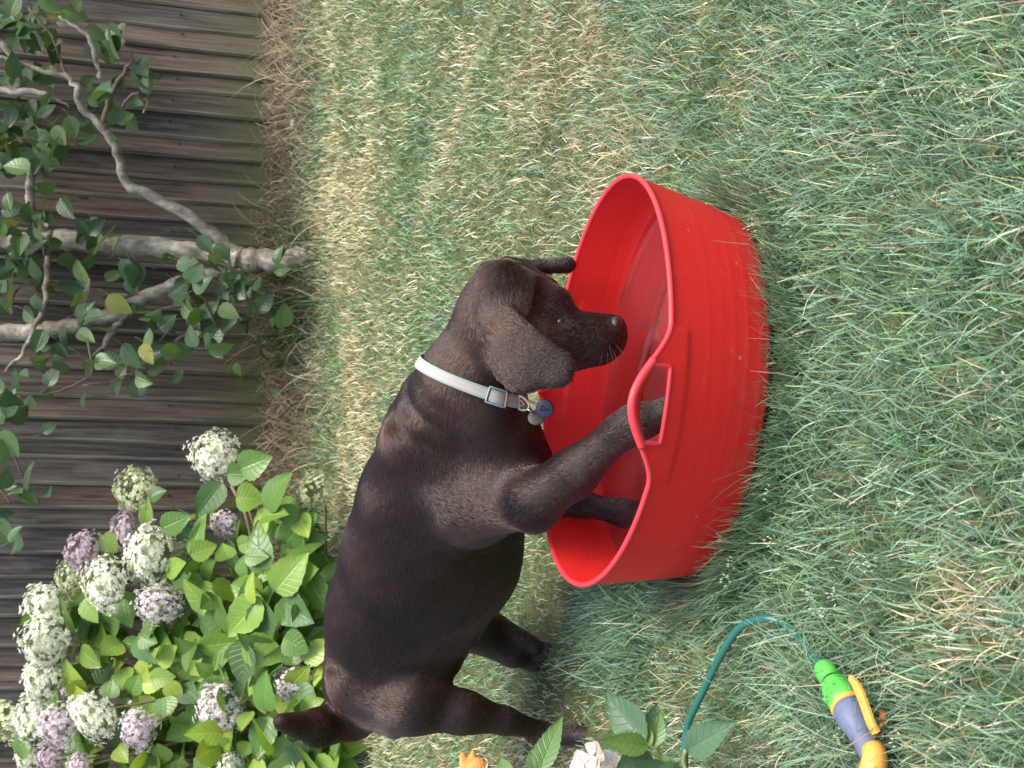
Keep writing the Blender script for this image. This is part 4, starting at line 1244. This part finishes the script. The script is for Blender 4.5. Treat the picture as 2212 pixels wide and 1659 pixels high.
def build_hydrangea():
    bp = G(715, 1450); bp[1] = min(bp[1], 4.72); bp[0] = -.95
    bp[2] = float(ground(bp[0], bp[1]))
    root = empty("hydrangea_bush", tuple(bp), "big hydrangea bush with white and pink flower heads against the fence", "shrub")
    WHT = ((.92, .93, .82), (.88, .90, .70), (.94, .94, .90)); GRN = ((.78, .82, .54), (.86, .88, .66), (.72, .76, .48)); PNK = ((.78, .62, .74), (.85, .74, .82), (.88, .83, .85)); MAU = ((.66, .46, .60), (.76, .60, .70), (.82, .72, .78)); PWH = ((.86, .78, .80), (.90, .86, .84), (.78, .66, .74))
    heads = [(464, 984, 57, WHT, 4.45), (292, 1059, 49, GRN, 4.55), (268, 1146, 36, MAU, 4.5), (184, 1193, 43, MAU, 4.5), (325, 1200, 60, WHT, 4.42), (372, 1178, 40, WHT, 4.5), (226, 1264, 52, WHT, 4.38), (344, 1306, 47, PWH, 4.28), (683, 1061, 40, GRN, 4.3), (487, 1134, 34, PNK, 4.45), (151, 1250, 36, GRN, 4.55), (99, 1312, 52, WHT, 4.5), (101, 1386, 60, WHT, 4.42), (94, 1471, 52, WHT, 4.42), (78, 1552, 48, WHT, 4.45), (125, 1570, 40, PNK, 4.3), (200, 1546, 53, WHT, 4.25), (301, 1575, 48, PNK, 4.2), (476, 1532, 52, PWH, 4.15), (640, 1480, 48, PWH, 4.1), (21, 1560, 47, GRN, 4.5), (137, 1499, 20, MAU, 4.4), (108, 1640, 30, MAU, 4.35), (172, 1656, 26, PNK, 4.3), (499, 1658, 30, WHT, 4.15), (60, 1640, 34, WHT, 4.5), (560, 1700, 46, PNK, 4.15), (300, 1720, 50, WHT, 4.25), (130, 1750, 48, WHT, 4.35), (420, 1790, 46, PWH, 4.2), (220, 1830, 46, PNK, 4.3)]
    cache = {}
    st = MB()
    for i, (X, Y, r, cols, d) in enumerate(heads):
        key = (id(cols), i % 3)
        if key not in cache:
            V, F, Cc = floret_ball(280, 40 + i, .124, .22 if cols is GRN else 0, cols)
            me = None; cache[key] = (V, F, Cc, None)
        V, F, Cc, me = cache[key]
        if me is None:
            o = mesh_obj("flower_head", V, F, M['floret'], root, True, None, Cc, world_verts=False)
            cache[key] = (V, F, Cc, o.data)
        else:
            o = bpy.data.objects.new("flower_head", me); C.objects.link(o); o.parent = root
        p = P(X, Y, d); rad = r * d / FPX * .93
        o.location = tuple(p - bp)
        dirv = nrm(np.array([random.uniform(-.5, .4), -.75, .55 + random.uniform(-.3, .4)]))
        o.rotation_euler = Vector(dirv).to_track_quat('Z', 'Y').to_euler()
        o.rotation_mode = 'XYZ'
        o.scale = (rad * random.uniform(.86, 1.2), rad * random.uniform(.84, 1.16), rad * random.uniform(.8, 1.1))
        # stem down into the bush
        b0 = bp + np.array([random.uniform(-.22, .22), random.uniform(-.12, .1), 0])
        mid = (p * .55 + b0 * .45) + np.array([random.uniform(-.05, .05), .06, -.02])
        st.tube(smooth_path([b0, (b0 * .7 + mid * .3) + rng.normal(0, .02, 3), mid, p - dirv * rad * .55 + np.array([0, .0, -.02]), p - dirv * rad * .1], 16), np.linspace(.0062, .0028, 16), 6, (.20, .15, .09))
    # the long low shoots on the right
    def shoot(rows, n=16):
        p, r = px_path(rows, n); st.tube(p, r, 6, (.34, .28, .18)); return p
    shoot([(740, 1400, 4.45, 4), (650, 1290, 4.4, 4), (658, 1220, 4.35, 4), (655, 1150, 4.3, 4), (672, 1100, 4.28, 4), (690, 1075, 4.28, 3)])
    shoot([(650, 1370, 4.5, 4), (600, 1310, 4.45, 4), (560, 1240, 4.4, 3.5), (545, 1180, 4.4, 3.5), (530, 1110, 4.4, 4), (500, 1050, 4.42, 4)])
    shoot([(560, 1420, 4.5, 5), (480, 1330, 4.5, 5), (430, 1250, 4.5, 4), (400, 1215, 4.5, 4)])
    shoot([(690, 1450, 4.6, 5), (430, 1500, 4.5, 5), (215, 1345, 4.5, 5), (180, 1310, 4.5, 4)])
    st.build("stem", M['wood_stem'], root)
    # leaves that can be told apart in the photograph: base point, tip point (in the enlarged third region), width
    def zz(a, b): return (a * .4709, 877.8 + b * .4709)
    hero = [((1020, 350), (915, 490), 110), ((1100, 290), (1215, 240), 120), ((1080, 420), (1195, 420), 125), ((1040, 310), (1130, 310), 90), ((670, 550), (668, 430), 60), ((760, 570), (870, 570), 90), ((740, 560), (850, 510), 95), ((690, 420), (755, 390), 70), ((470, 590), (520, 660), 90), ((450, 700), (520, 590), 90), ((620, 600), (700, 580), 60), ((870, 680), (980, 640), 90), ((790, 810), (865, 770), 100), ((760, 760), (840, 720), 85), ((860, 720), (910, 745), 80), ((1090, 640), (1165, 620), 70), ((1120, 690), (1220, 690), 75), ((1050, 700), (1020, 640), 90), ((1110, 780), (1105, 700), 70), ((1150, 770), (1250, 770), 70), ((1210, 870), (1060, 830), 140), ((1200, 880), (1040, 1040), 140), ((1205, 890), (1210, 1085), 130), ((1260, 850), (1390, 690), 140), ((1240, 880), (1415, 930), 130), ((1350, 860), (1480, 890), 120), ((1110, 1090), (1290, 1150), 130), ((1060, 1060), (920, 970), 120), ((1070, 1090), (910, 1200), 120), ((1050, 1100), (1090, 1130), 90), ((1130, 1080), (1110, 1260), 130), ((1300, 1060), (1390, 1120), 110), ((1340, 1190), (1340, 1110), 90), ((930, 870), (930, 950), 90), ((990, 870), (930, 920), 80), ((1110, 1010), (1060, 1040), 80), ((340, 900), (400, 850), 100), ((390, 880), (440, 980), 90), ((430, 970), (360, 1090), 90), ((560, 1090), (470, 1120), 110), ((570, 880), (600, 1000), 100), ((580, 890), (615, 860), 80), ((830, 870), (860, 950), 85), ((740, 1000), (760, 1080), 80), ((640, 1050), (710, 1080), 90), ((560, 1080), (650, 1110), 80), ((370, 1110), (440, 1190), 100), ((330, 1190), (410, 1270), 110), ((330, 1260), (370, 1320), 80), ((800, 1240), (920, 1120), 110), ((720, 1180), (790, 1110), 90), ((880, 1130), (820, 1100), 70), ((640, 1160), (690, 1240), 95), ((690, 1250), (780, 1240), 80), ((570, 1200), (560, 1290), 100), ((600, 1320), (630, 1240), 80), ((650, 1270), (760, 1260), 90), ((770, 1260), (820, 1350), 95), ((830, 1290), (900, 1350), 90), ((920, 1240), (880, 1260), 60), ((970, 1230), (910, 1190), 60), ((760, 1330), (760, 1430), 110), ((700, 1330), (680, 1390), 100), ((930, 1440), (780, 1520), 120), ((1000, 1390), (1100, 1270), 110), ((1220, 1400), (1200, 1250), 110), ((1230, 1420), (1180, 1600), 110), ((1380, 1400), (1460, 1350), 80), ((1150, 1400), (1110, 1480), 80), ((940, 1560), (1000, 1640), 80), ((1000, 1510), (1040, 1620), 90), ((1150, 1540), (1110, 1600), 85), ((1340, 1540), (1250, 1640), 120), ((1330, 1550), (1390, 1640), 110), ((510, 1400), (530, 1560), 85), ((540, 1560), (570, 1620), 80), ((110, 1520), (100, 1610), 80), ((340, 1600), (420, 1560), 70), ((700, 1600), (620, 1640), 90), ((750, 1640), (720, 1560), 100), ((850, 1460), (790, 1440), 80), ((500, 1340), (510, 1260), 90), ((1250, 1600), (1180, 1650), 100), ((1370, 500), (1260, 480), 80), ((1370, 500), (1410, 590), 90), ((1400, 610), (1500, 600), 40), ((1430, 500), (1440, 540), 60)]
    lv = MB()
    def lcol(q=None):
        q = rng.random() if q is None else q
        if q < .42: c = np.array([.115, .225, .045])
        elif q < .74: c = np.array([.19, .31, .05])
        elif q < .88: c = np.array([.28, .39, .06])
        else: c = np.array([.075, .155, .05])
        return c * rng.uniform(.9, 1.32)
    for (a, b, w) in hero:
        A_, B_ = zz(*a), zz(*b)
        yy = (A_[1] + B_[1]) / 2; xx = (A_[0] + B_[0]) / 2
        d0 = 4.52 - .36 * sstep(200, 640, xx) - .12 * sstep(1100, 1600, yy) + rng.uniform(-.06, .06)
        pa = P(*A_, d0); tilt = rng.uniform(-.05, .03); pb = P(*B_, d0 + tilt)
        L = np.linalg.norm(pb - pa)
        fore = .85
        nr = nrm(CAM - pa) + .55 * np.array([0, 0, 1.0]) + rng.normal(0, .22, 3)
        put_leaf(lv, pa, pb - pa, nr, L * 1.14, max(w * .4709 * d0 / FPX * 1.22, L * .55), lcol(), fold=rng.uniform(.12, .4), curl=rng.uniform(0, .25), wave=.025, serr=.035, nl=13, pw=.66)
    # the mass of leaves behind and between them
    n_in = 0
    while n_in < 570:
        X = rng.uniform(110, 740); Y = rng.uniform(1010, 1990)
        lim = 1040 + .42 * abs(X - 560) + (0 if X < 600 else (X - 600) * 1.2)
        if X < 330: lim = max(lim, 1180)
        if Y < lim + 20: continue
        if n_in > 470: X, Y = rng.uniform(560, 740), rng.uniform(1200, 1660)
        if Y < 1250 and X < 560 and rng.random() < .8: continue
        dd = rng.uniform(-.02, .40)
        d = 4.50 - .36 * float(sstep(200, 640, X)) - .12 * float(sstep(1100, 1600, Y)) + dd
        p = P(X, Y, d)
        if p[1] > FY(p[0]) - .06 or p[2] < ground(p[0], p[1]) + .03: continue
        L = rng.uniform(.095, .155)
        dirv = nrm(np.array([rng.normal(0, .8), rng.normal(-.3, .5), rng.normal(-.15, .5)]))
        nr = nrm(np.array([rng.normal(0, .4), -.55 + rng.normal(0, .35), .9 + rng.normal(0, .3)]))
        put_leaf(lv, p, dirv, nr, L, L * rng.uniform(.55, .7), lcol(), fold=rng.uniform(.1, .4), curl=rng.uniform(.0, .35), wave=.025, serr=.03, pw=.66)
        n_in += 1
    lv.build("foliage", M['hyd_leaf'], root)
build_hydrangea()

# ------------------------------------------------------------------ hose and spray gun
def build_hose():
    rows = [(1500, 1800, 6), (1484, 1700, 6), (1479, 1640, 6), (1484, 1572, 6), (1503, 1525, 6), (1531, 1468, 5.5), (1559, 1412, 5.5), (1592, 1362, 5), (1625, 1341, 4.5), (1658, 1336, 4), (1696, 1348, 2.5), (1729, 1381, 2.6), (1757, 1421, 3.2), (1772, 1432, 3.5), (1780, 1445, 3.5)]
    pts = [G(a, b, h * .01) for a, b, h in rows]
    p = smooth_path(pts, 90)
    mb = MB(); mb.tube(p, .0057, 14, (.03, .16, .13))
    b = NT("hose_rubber")
    uv = b.n("SeparateXYZ", {0: b.n("UVMap").outputs[0]}).outputs
    u6 = b.math('MULTIPLY', uv[0], 8.0); vv = b.math('MULTIPLY', uv[1], 150.0)
    w = b.math('MULTIPLY', b.math('SINE', b.math('MULTIPLY', b.math('ADD', u6, vv), 6.2832)), b.math('SINE', b.math('MULTIPLY', b.math('SUBTRACT', u6, vv), 6.2832)))
    stripe = b.math('LESS_THAN', b.math('ABSOLUTE', b.math('SUBTRACT', uv[0], .42)), .05)
    c = b.mix(b.ramp(w, [(.3, (0, 0, 0)), (.7, (.6, .6, .6))]), (.014, .11, .085), (.075, .26, .21))
    c = b.mix(stripe, c, (.16, .42, .10))
    hm = b.fin(b.n("BsdfPrincipled", {"Base Color": c, "Roughness": .25, "Specular IOR Level": .6, "Normal": b.bump(w, .15, .001)}).outputs[0])
    tag(mb.build("garden_hose", hm), "dark green garden hose arching through the long grass to the spray gun", "hose")
build_hose()

def build_spray_gun():
    A = G(1772, 1432, .045); Bp = G(1880, 1640, .045)
    root = empty("spray_gun", tuple(A), "grey and orange hose spray gun with a bright green connector lying in the grass", "spray gun")
    ax = nrm(Bp - A); up = nrm(np.array([0, 0, 1.0]) - ax * ax[2]); sd = np.cross(up, ax)     # sd: away from the trigger or towards it
    if (sd @ (G(1875, 1500) - G(1840, 1550))) < 0: sd = -sd
    Ltot = np.linalg.norm(Bp - A)
    def pt(X, Y, lift=.045): return G(X, Y, lift - .010)
    green = mat_simple("bright_green_plastic", (.10, .52, .07), .35, .5, .12, 40)
    black = mat_simple("black_plastic", (.012, .012, .012), .4, .4)
    orange = mat_simple("orange_plastic", (.80, .37, .07), .4, .45, .1, 60)
    b = NT("grey_grip"); co = b.n("UVMap").outputs[0]
    s = b.n("SeparateXYZ", {0: co}).outputs
    rib = b.math('SINE', b.math('MULTIPLY', s[1], 150.0))
    msk = b.math('MULTIPLY', b.math('LESS_THAN', b.math('ABSOLUTE', b.math('SUBTRACT', s[0], .90)), .055), b.math('GREATER_THAN', s[1], .28))
    grey = b.fin(b.n("BsdfPrincipled", {"Base Color": b.mix(b.math('MULTIPLY', msk, b.math('GREATER_THAN', rib, .1)), (.125, .145, .225), (.02, .024, .04)), "Roughness": .5, "Specular IOR Level": .4, "Normal": b.bump(b.math('MULTIPLY', rib, msk), .5, .002)}).outputs[0])
    r = lambda px: px * 1.98 / FPX
    def turned(name, pts, radii, mat, n=28, flute=0):
        mb = MB(); q = MB(); q.tube(pts, np.array([r(v) for v in radii]), n)
        V = np.concatenate(q.v)
        mb.add(V, q.f, np.concatenate(q.uv)); return mb.build(name, mat, root)
    def line(X0, Y0, X1, Y1, k, lift=.045):
        a, c = pt(X0, Y0, lift), pt(X1, Y1, lift); return [a + (c - a) * t for t in np.linspace(0, 1, k)]
    turned("hose_connector", line(1774, 1434, 1796, 1470, 8), [12, 19, 22, 23, 24, 24, 23, 20], green)
    turned("seal_ring", line(1795, 1468, 1800, 1477, 4), [20, 21, 21, 20], black)
    turned("tap_connector", line(1799, 1475, 1829, 1522, 9), [24, 29, 31, 32, 33, 34, 34, 34, 30], green)
    for k in range(9):
        t = 2 * math.pi * k / 9
        a_, c_ = pt(1805, 1484), pt(1824, 1514); mid = (a_ + c_) / 2; axx = nrm(c_ - a_)
        rad = math.cos(t) * up + math.sin(t) * nrm(np.cross(up, axx))
        fm = MB(); fm.box(mid + rad * r(32.5), axx * r(9), np.cross(axx, rad) * r(5), rad * r(1.8)); fm.build("grip_rib", green, root, smooth=False)
    turned("collar_ring", line(1828, 1520, 1834, 1530, 4), [33, 36, 36, 34], orange)
    turned("grip", line(1833, 1528, 1886, 1634, 16), [34, 35, 35.5, 35, 34, 33, 31, 29.5, 28, 27, 26, 25.5, 25, 25, 25, 26], grey, 32)
    gl, rr_ = line(1833, 1528, 1886, 1634, 16), [34, 35, 35.5, 35, 34, 33, 31, 29.5, 28, 27, 26, 25.5, 25, 25, 25, 26]
    gx = nrm(gl[-1] - gl[0]); gu = nrm(np.array([0, 0, 1.0]) - gx * gx[2]); gs = np.cross(gu, gx)
    if gs @ sd > 0: gs = -gs
    gm = MB()
    for q_ in np.linspace(4.5, 13.5, 21):
        i_ = int(q_); f_ = q_ - i_; c_ = gl[i_] * (1 - f_) + gl[i_ + 1] * f_; rad_ = r(rr_[i_] * (1 - f_) + rr_[i_ + 1] * f_)
        gm.tube([c_ + (rad_ - .0001) * (math.cos(a_) * gs + math.sin(a_) * gu) + gx * .002 * (a_ - .6) for a_ in np.linspace(.35, .95, 8)], .0007, 5)
    gm.build("grip_grooves", mat_simple("dark_rubber", (.02, .024, .045), .6, .3), root)
    # lever along the side
    mb = MB()
    lev = smooth_path([pt(1838, 1462, .05), pt(1854, 1490, .055), pt(1868, 1525, .058), pt(1880, 1560, .056), pt(1893, 1584, .050)], 14)
    VV = []
    for i in range(14):
        axx = nrm(lev[min(i + 1, 13)] - lev[max(i - 1, 0)]); sdv = nrm(np.cross(axx, up)); uu = np.cross(sdv, axx)
        wv, hv = r(5 + 6 * min(1, i / 3)), r(5)
        VV += [lev[i] + sdv * wv * a_ + uu * hv * b_ for a_, b_ in ((-1, -1), (1, -1), (1, .7), (.6, 1), (-.6, 1), (-1, .7))]
    mb.add(VV, [(i * 6 + k, i * 6 + (k + 1) % 6, (i + 1) * 6 + (k + 1) % 6, (i + 1) * 6 + k) for i in range(13) for k in range(6)] + [tuple(range(6))[::-1], tuple(78 + k for k in range(6))])
    lo = mb.build("trigger", orange, root, smooth=False)
    bv = lo.modifiers.new("soft_edges", 'BEVEL'); bv.width = .0008; bv.segments = 2
    # spray head
    hd = MB(); hd.tube(smooth_path([pt(1886, 1618, .045), pt(1890, 1640, .05), pt(1884, 1672, .055), pt(1884, 1720, .06)], 12), np.linspace(r(23), r(29), 12), 20)
    hd.build("spray_head", orange, root)
    kn = MB(); kn.tube([pt(1905, 1536, .03), pt(1908, 1548, .034), pt(1911, 1560, .03)], [r(5), r(9), r(6)], 12)
    kn.tube([pt(1893, 1586, .03), pt(1908, 1560, .03)], r(4), 8)
    kn.build("flow_knob", mat_simple("deep_orange_plastic", (.62, .15, .02), .4, .45, .1, 60), root)
build_spray_gun()

# ------------------------------------------------------------------ plant at the near edge
def build_near_plant():
    d = 2.02
    bp = G(1500, 1760); root = empty("garden_plant", tuple(bp), "young hydrangea shoot with serrated leaves and a pink flower at the edge of the lawn", "plant")
    st = MB()
    top = (1412, 1620, d)
    p = smooth_path([bp, P(1480, 1700, d + .02), P(1440, 1650, d), P(*top)], 14); st.tube(p, np.linspace(.006, .0042, 14), 8, (.22, .28, .08))
    p = smooth_path([bp, P(1500, 1720, d - .03), P(1478, 1650, d - .04), P(1482, 1620, d - .05)], 12); st.tube(p, np.linspace(.005, .003, 12), 8, (.24, .30, .10))
    b3 = G(1240, 1790)
    p = smooth_path([b3, P(1210, 1740, 2.3), P(1160, 1668, 2.26)], 10); st.tube(p, np.linspace(.005, .003, 10), 8, (.22, .28, .08))
    p = smooth_path([b3, P(1270, 1730, 2.1), P(1290, 1668, 2.06)], 10); st.tube(p, np.linspace(.005, .003, 10), 8, (.22, .28, .08))
    st.build("stem", M['stem'], root)
    dark, mid, lite = np.array([.085, .17, .085]), np.array([.13, .24, .07]), np.array([.20, .32, .08])
    # base, tip, depth at base and tip, width px, colour, facing
    L = [((1395, 1600), (1303, 1497), d, d + .06, 84, dark, (0, .6, .6)), ((1400, 1612), (1300, 1600), d - .02, d - .05, 52, lite * .95, (.1, .2, 1)), ((1405, 1612), (1385, 1545), d, d + .02, 30, lite, (-.5, 0, .3)), ((1412, 1614), (1425, 1535), d, d + .02, 46, mid, (.3, 0, .3)), ((1408, 1606), (1418, 1520), d + .03, d + .06, 60, dark, (.8, .2, .1)), ((1484, 1622), (1580, 1562), d - .05, d - .10, 76, dark * 1.1, (0, .5, .8)), ((1412, 1640), (1330, 1668), d - .02, d - .04, 90, dark * .7, (.2, .4, .8)), ((1440, 1645), (1370, 1690), d - .02, d - .1, 80, dark * .75, (.2, .2, .9)), ((1162, 1672), (1212, 1543), 2.26, 2.30, 56, mid, (.55, .2, .3)), ((1152, 1674), (1160, 1600), 2.27, 2.30, 40, mid * .8, (-.5, .2, .3)), ((1100, 1690), (1078, 1634), 2.30, 2.34, 42, mid * 1.1, (.2, .3, .5)), ((1290, 1640), (1262, 1605), 2.12, 2.16, 56, dark, (.1, .3, .6)), ((1310, 1630), (1325, 1570), 2.10, 2.14, 50, dark, (.2, .3, .6)), ((1420, 1650), (1470, 1662), d, d - .05, 44, mid, (0, .4, .8))]
    lv = MB()
    for (a, b, d0, d1, w, c, f) in L:
        pa, pb = P(*a, d0), P(*b, d1); Ln = np.linalg.norm(pb - pa)
        nr = nrm(CAM - pa) * 1.0 + f[0] * im_right + f[1] * .3 * im_up + f[2] * np.array([0, 0, .6])
        put_leaf(lv, pa, pb - pa, nr, Ln * 1.03, w * d0 / FPX, c, fold=.35, curl=.10, wave=.02, serr=.05, nl=21, nw=9)
    lv.build("foliage", M['hyd_leaf'], root)
    fl = MB()
    pk = [np.array([.80, .66, .68]), np.array([.86, .76, .76]), np.array([.70, .52, .46])]
    for (X, Y, r, n, rot, dd) in ((1290, 1622, 30, 4, .3, 0), (1262, 1650, 34, 4, .9, -.02), (1318, 1642, 26, 3, 2.0, .01), (1290, 1668, 30, 4, .1, -.03), (1240, 1690, 32, 4, .5, -.02)):
        dep = 2.05 + dd; c = P(X, Y, dep); R_ = r * dep / FPX
        nn = nrm(nrm(CAM - c) + .5 * np.array([0, 0, 1.0]) + rng.normal(0, .25, 3)); a = nrm(np.cross(nn, [.3, .2, 1])); b_ = np.cross(nn, a)
        for q in range(n):
            t = rot + 2 * math.pi * q / n
            e = math.cos(t) * a + math.sin(t) * b_
            put_leaf(fl, c + nn * .001 * q, e, nn, R_, R_ * 1.15, pk[(q + int(X)) % 3 if q == 2 else q % 2] * rng.uniform(.9, 1.08), fold=.10, curl=-.12, wave=.03, nl=12, nw=9, pw=.5)
    fl.build("flower", mat_leaf("pink_petal", .55, .3, .35, .92, 3.0), root)
build_near_plant()

# ------------------------------------------------------------------ orange toy
def build_toy():
    d = 3.42
    base = G(1040, 1655)
    d = float((base - CAM) @ fwd) - .03
    root = empty("dog_toy", tuple(base), "lumpy orange dog toy with a white seam lying on the lawn", "dog toy")
    pr = []
    def bb(a, b, ra, rb, k=.012): pr.append((P(a[0], a[1], d + a[2]), P(b[0], b[1], d + b[2]), W(ra, d), W(rb, d), k, None, 1.0))
    bb((1036, 1668, 0), (1034, 1664, 0), 30, 28); bb((1005, 1668, .01), (1000, 1632, .02), 14, 8, .008); bb((1018, 1650, .015), (1022, 1627, .02), 9, 7, .006)
    bb((1060, 1690, 0), (1040, 1720, 0), 26, 24); bb((1010, 1680, 0), (1030, 1710, 0), 22, 24)
    F, lo, cell = blend_surface(pr, .0035)
    V, Q = surface_nets(F, lo, cell); V = relax(V, Q, 2)
    b = NT("orange_cloth"); co = b.n("TexCoord").outputs["Object"]
    nz = b.noise(co, 120, 4); wv = b.n("TexVoronoi", {"Vector": co, "Scale": 170.0}).outputs["Distance"]
    om = b.fin(b.n("BsdfPrincipled", {"Base Color": b.mix(nz, (.62, .20, .045), (.85, .36, .12)), "Roughness": .75, "Specular IOR Level": .2, "Normal": b.bump(b.math('ADD', nz, wv), .6, .003)}).outputs[0])
    mesh_obj("toy_body", V, Q.astype(np.int32), om, root)
    mb = MB()
    c = P(1036, 1668, d); rr = W(30.5, d)
    nn = nrm(im_up * .35 + im_right * .5 - fwd * .25 + np.array([0, 0, .1])); a = nrm(np.cross(nn, fwd)); b_ = np.cross(nn, a)
    mb.ring([c + nn * rr * .30 + rr * .955 * (math.cos(t) * a + math.sin(t) * b_) for t in np.linspace(0, 2 * math.pi, 40)[:-1]], .0017, 6)
    mb.build("seam", mat_simple("white_piping", (.75, .72, .68), .7, .2), root)
build_toy()

# ------------------------------------------------------------------ small litter and weeds
def litter(name, X, Y, label, cat, col, L):
    p = G(X, Y, .03); mb = MB()
    put_leaf(mb, p, nrm([rng.normal(), rng.normal(), .1]), [rng.normal(0, .3), -.3, 1], L, L * .6, np.array(col), fold=.5, curl=.3, wave=.05)
    tag(mb.build(name, M['dry']), label, cat)
litter("fallen_leaf", 888, 88, "small reddish fallen leaf on the lawn nearest the top edge", "leaf", (.34, .15, .09), .022)
litter("fallen_leaf", 838, 476, "small brown fallen leaf on the dry lawn beyond the tub", "leaf", (.24, .12, .07), .026)
def build_pebble():
    p = G(634, 268, .02); V = []; n = 14
    for i in range(n):
        for j in range(8):
            t = 2 * math.pi * i / n; f = math.pi * (j + .5) / 8
            V.append(p + np.array([.017 * math.sin(f) * math.cos(t), .012 * math.sin(f) * math.sin(t), .010 * math.cos(f)]) * (1 + .12 * math.sin(3 * t + f)))
    F = [(i * 8 + j, ((i + 1) % n) * 8 + j, ((i + 1) % n) * 8 + j + 1, i * 8 + j + 1) for i in range(n) for j in range(7)] + [tuple(i * 8 for i in range(n)), tuple(i * 8 + 7 for i in range(n))[::-1]]
    tag(mesh_obj("pebble", V, F, mat_simple("pale_stone", (.55, .47, .40), .8, .2, .3, 80, .4)), "pale stone among the dry weeds at the foot of the fence", "stone")
build_pebble()
def weed(X, Y, label, n, size, col, lift=.0, spread=.12):
    p = G(X, Y); root = empty("weed", tuple(p), label, "weed")
    lv, st = MB(), MB()
    for i in range(n):
        q = p + np.array([rng.normal(0, spread), rng.normal(0, spread * .4), rng.uniform(.03, .20) + lift])
        L = size * rng.uniform(.7, 1.2); dv = nrm([rng.normal(), rng.normal(-.2, .5), rng.normal(0, .4)])
        put_leaf(lv, q, dv, [rng.normal(0, .3), -.6, .8], L, L * .7, np.array(col) * rng.uniform(.7, 1.3), fold=.3, curl=.25, wave=.04, serr=.06)
        st.tube(smooth_path([p + rng.normal(0, .01, 3) * [1, 1, 0], (p + q) / 2 + rng.normal(0, .02, 3), q], 6), .0013, 4, (.16, .15, .08))
    lv.build("foliage", M['apple_leaf'], root); st.build("stem", M['twig'], root)
weed(590, 500, "small blue green bramble sprig at the fence beside the tree trunk", 9, .05, (.05, .10, .07))
weed(575, 105, "low green weed growing through the gap under the fence", 10, .05, (.08, .13, .045))
weed(668, 640, "leafy suckers at the foot of the apple tree trunk", 16, .055, (.07, .13, .05), .05, .11)
weed(640, 790, "tuft of soft green weed against the fence left of the tree", 10, .045, (.10, .17, .05))
weed(690, 1240, "broad dark weed leaves under the hydrangea shoots", 10, .075, (.05, .10, .06), .0, .10)
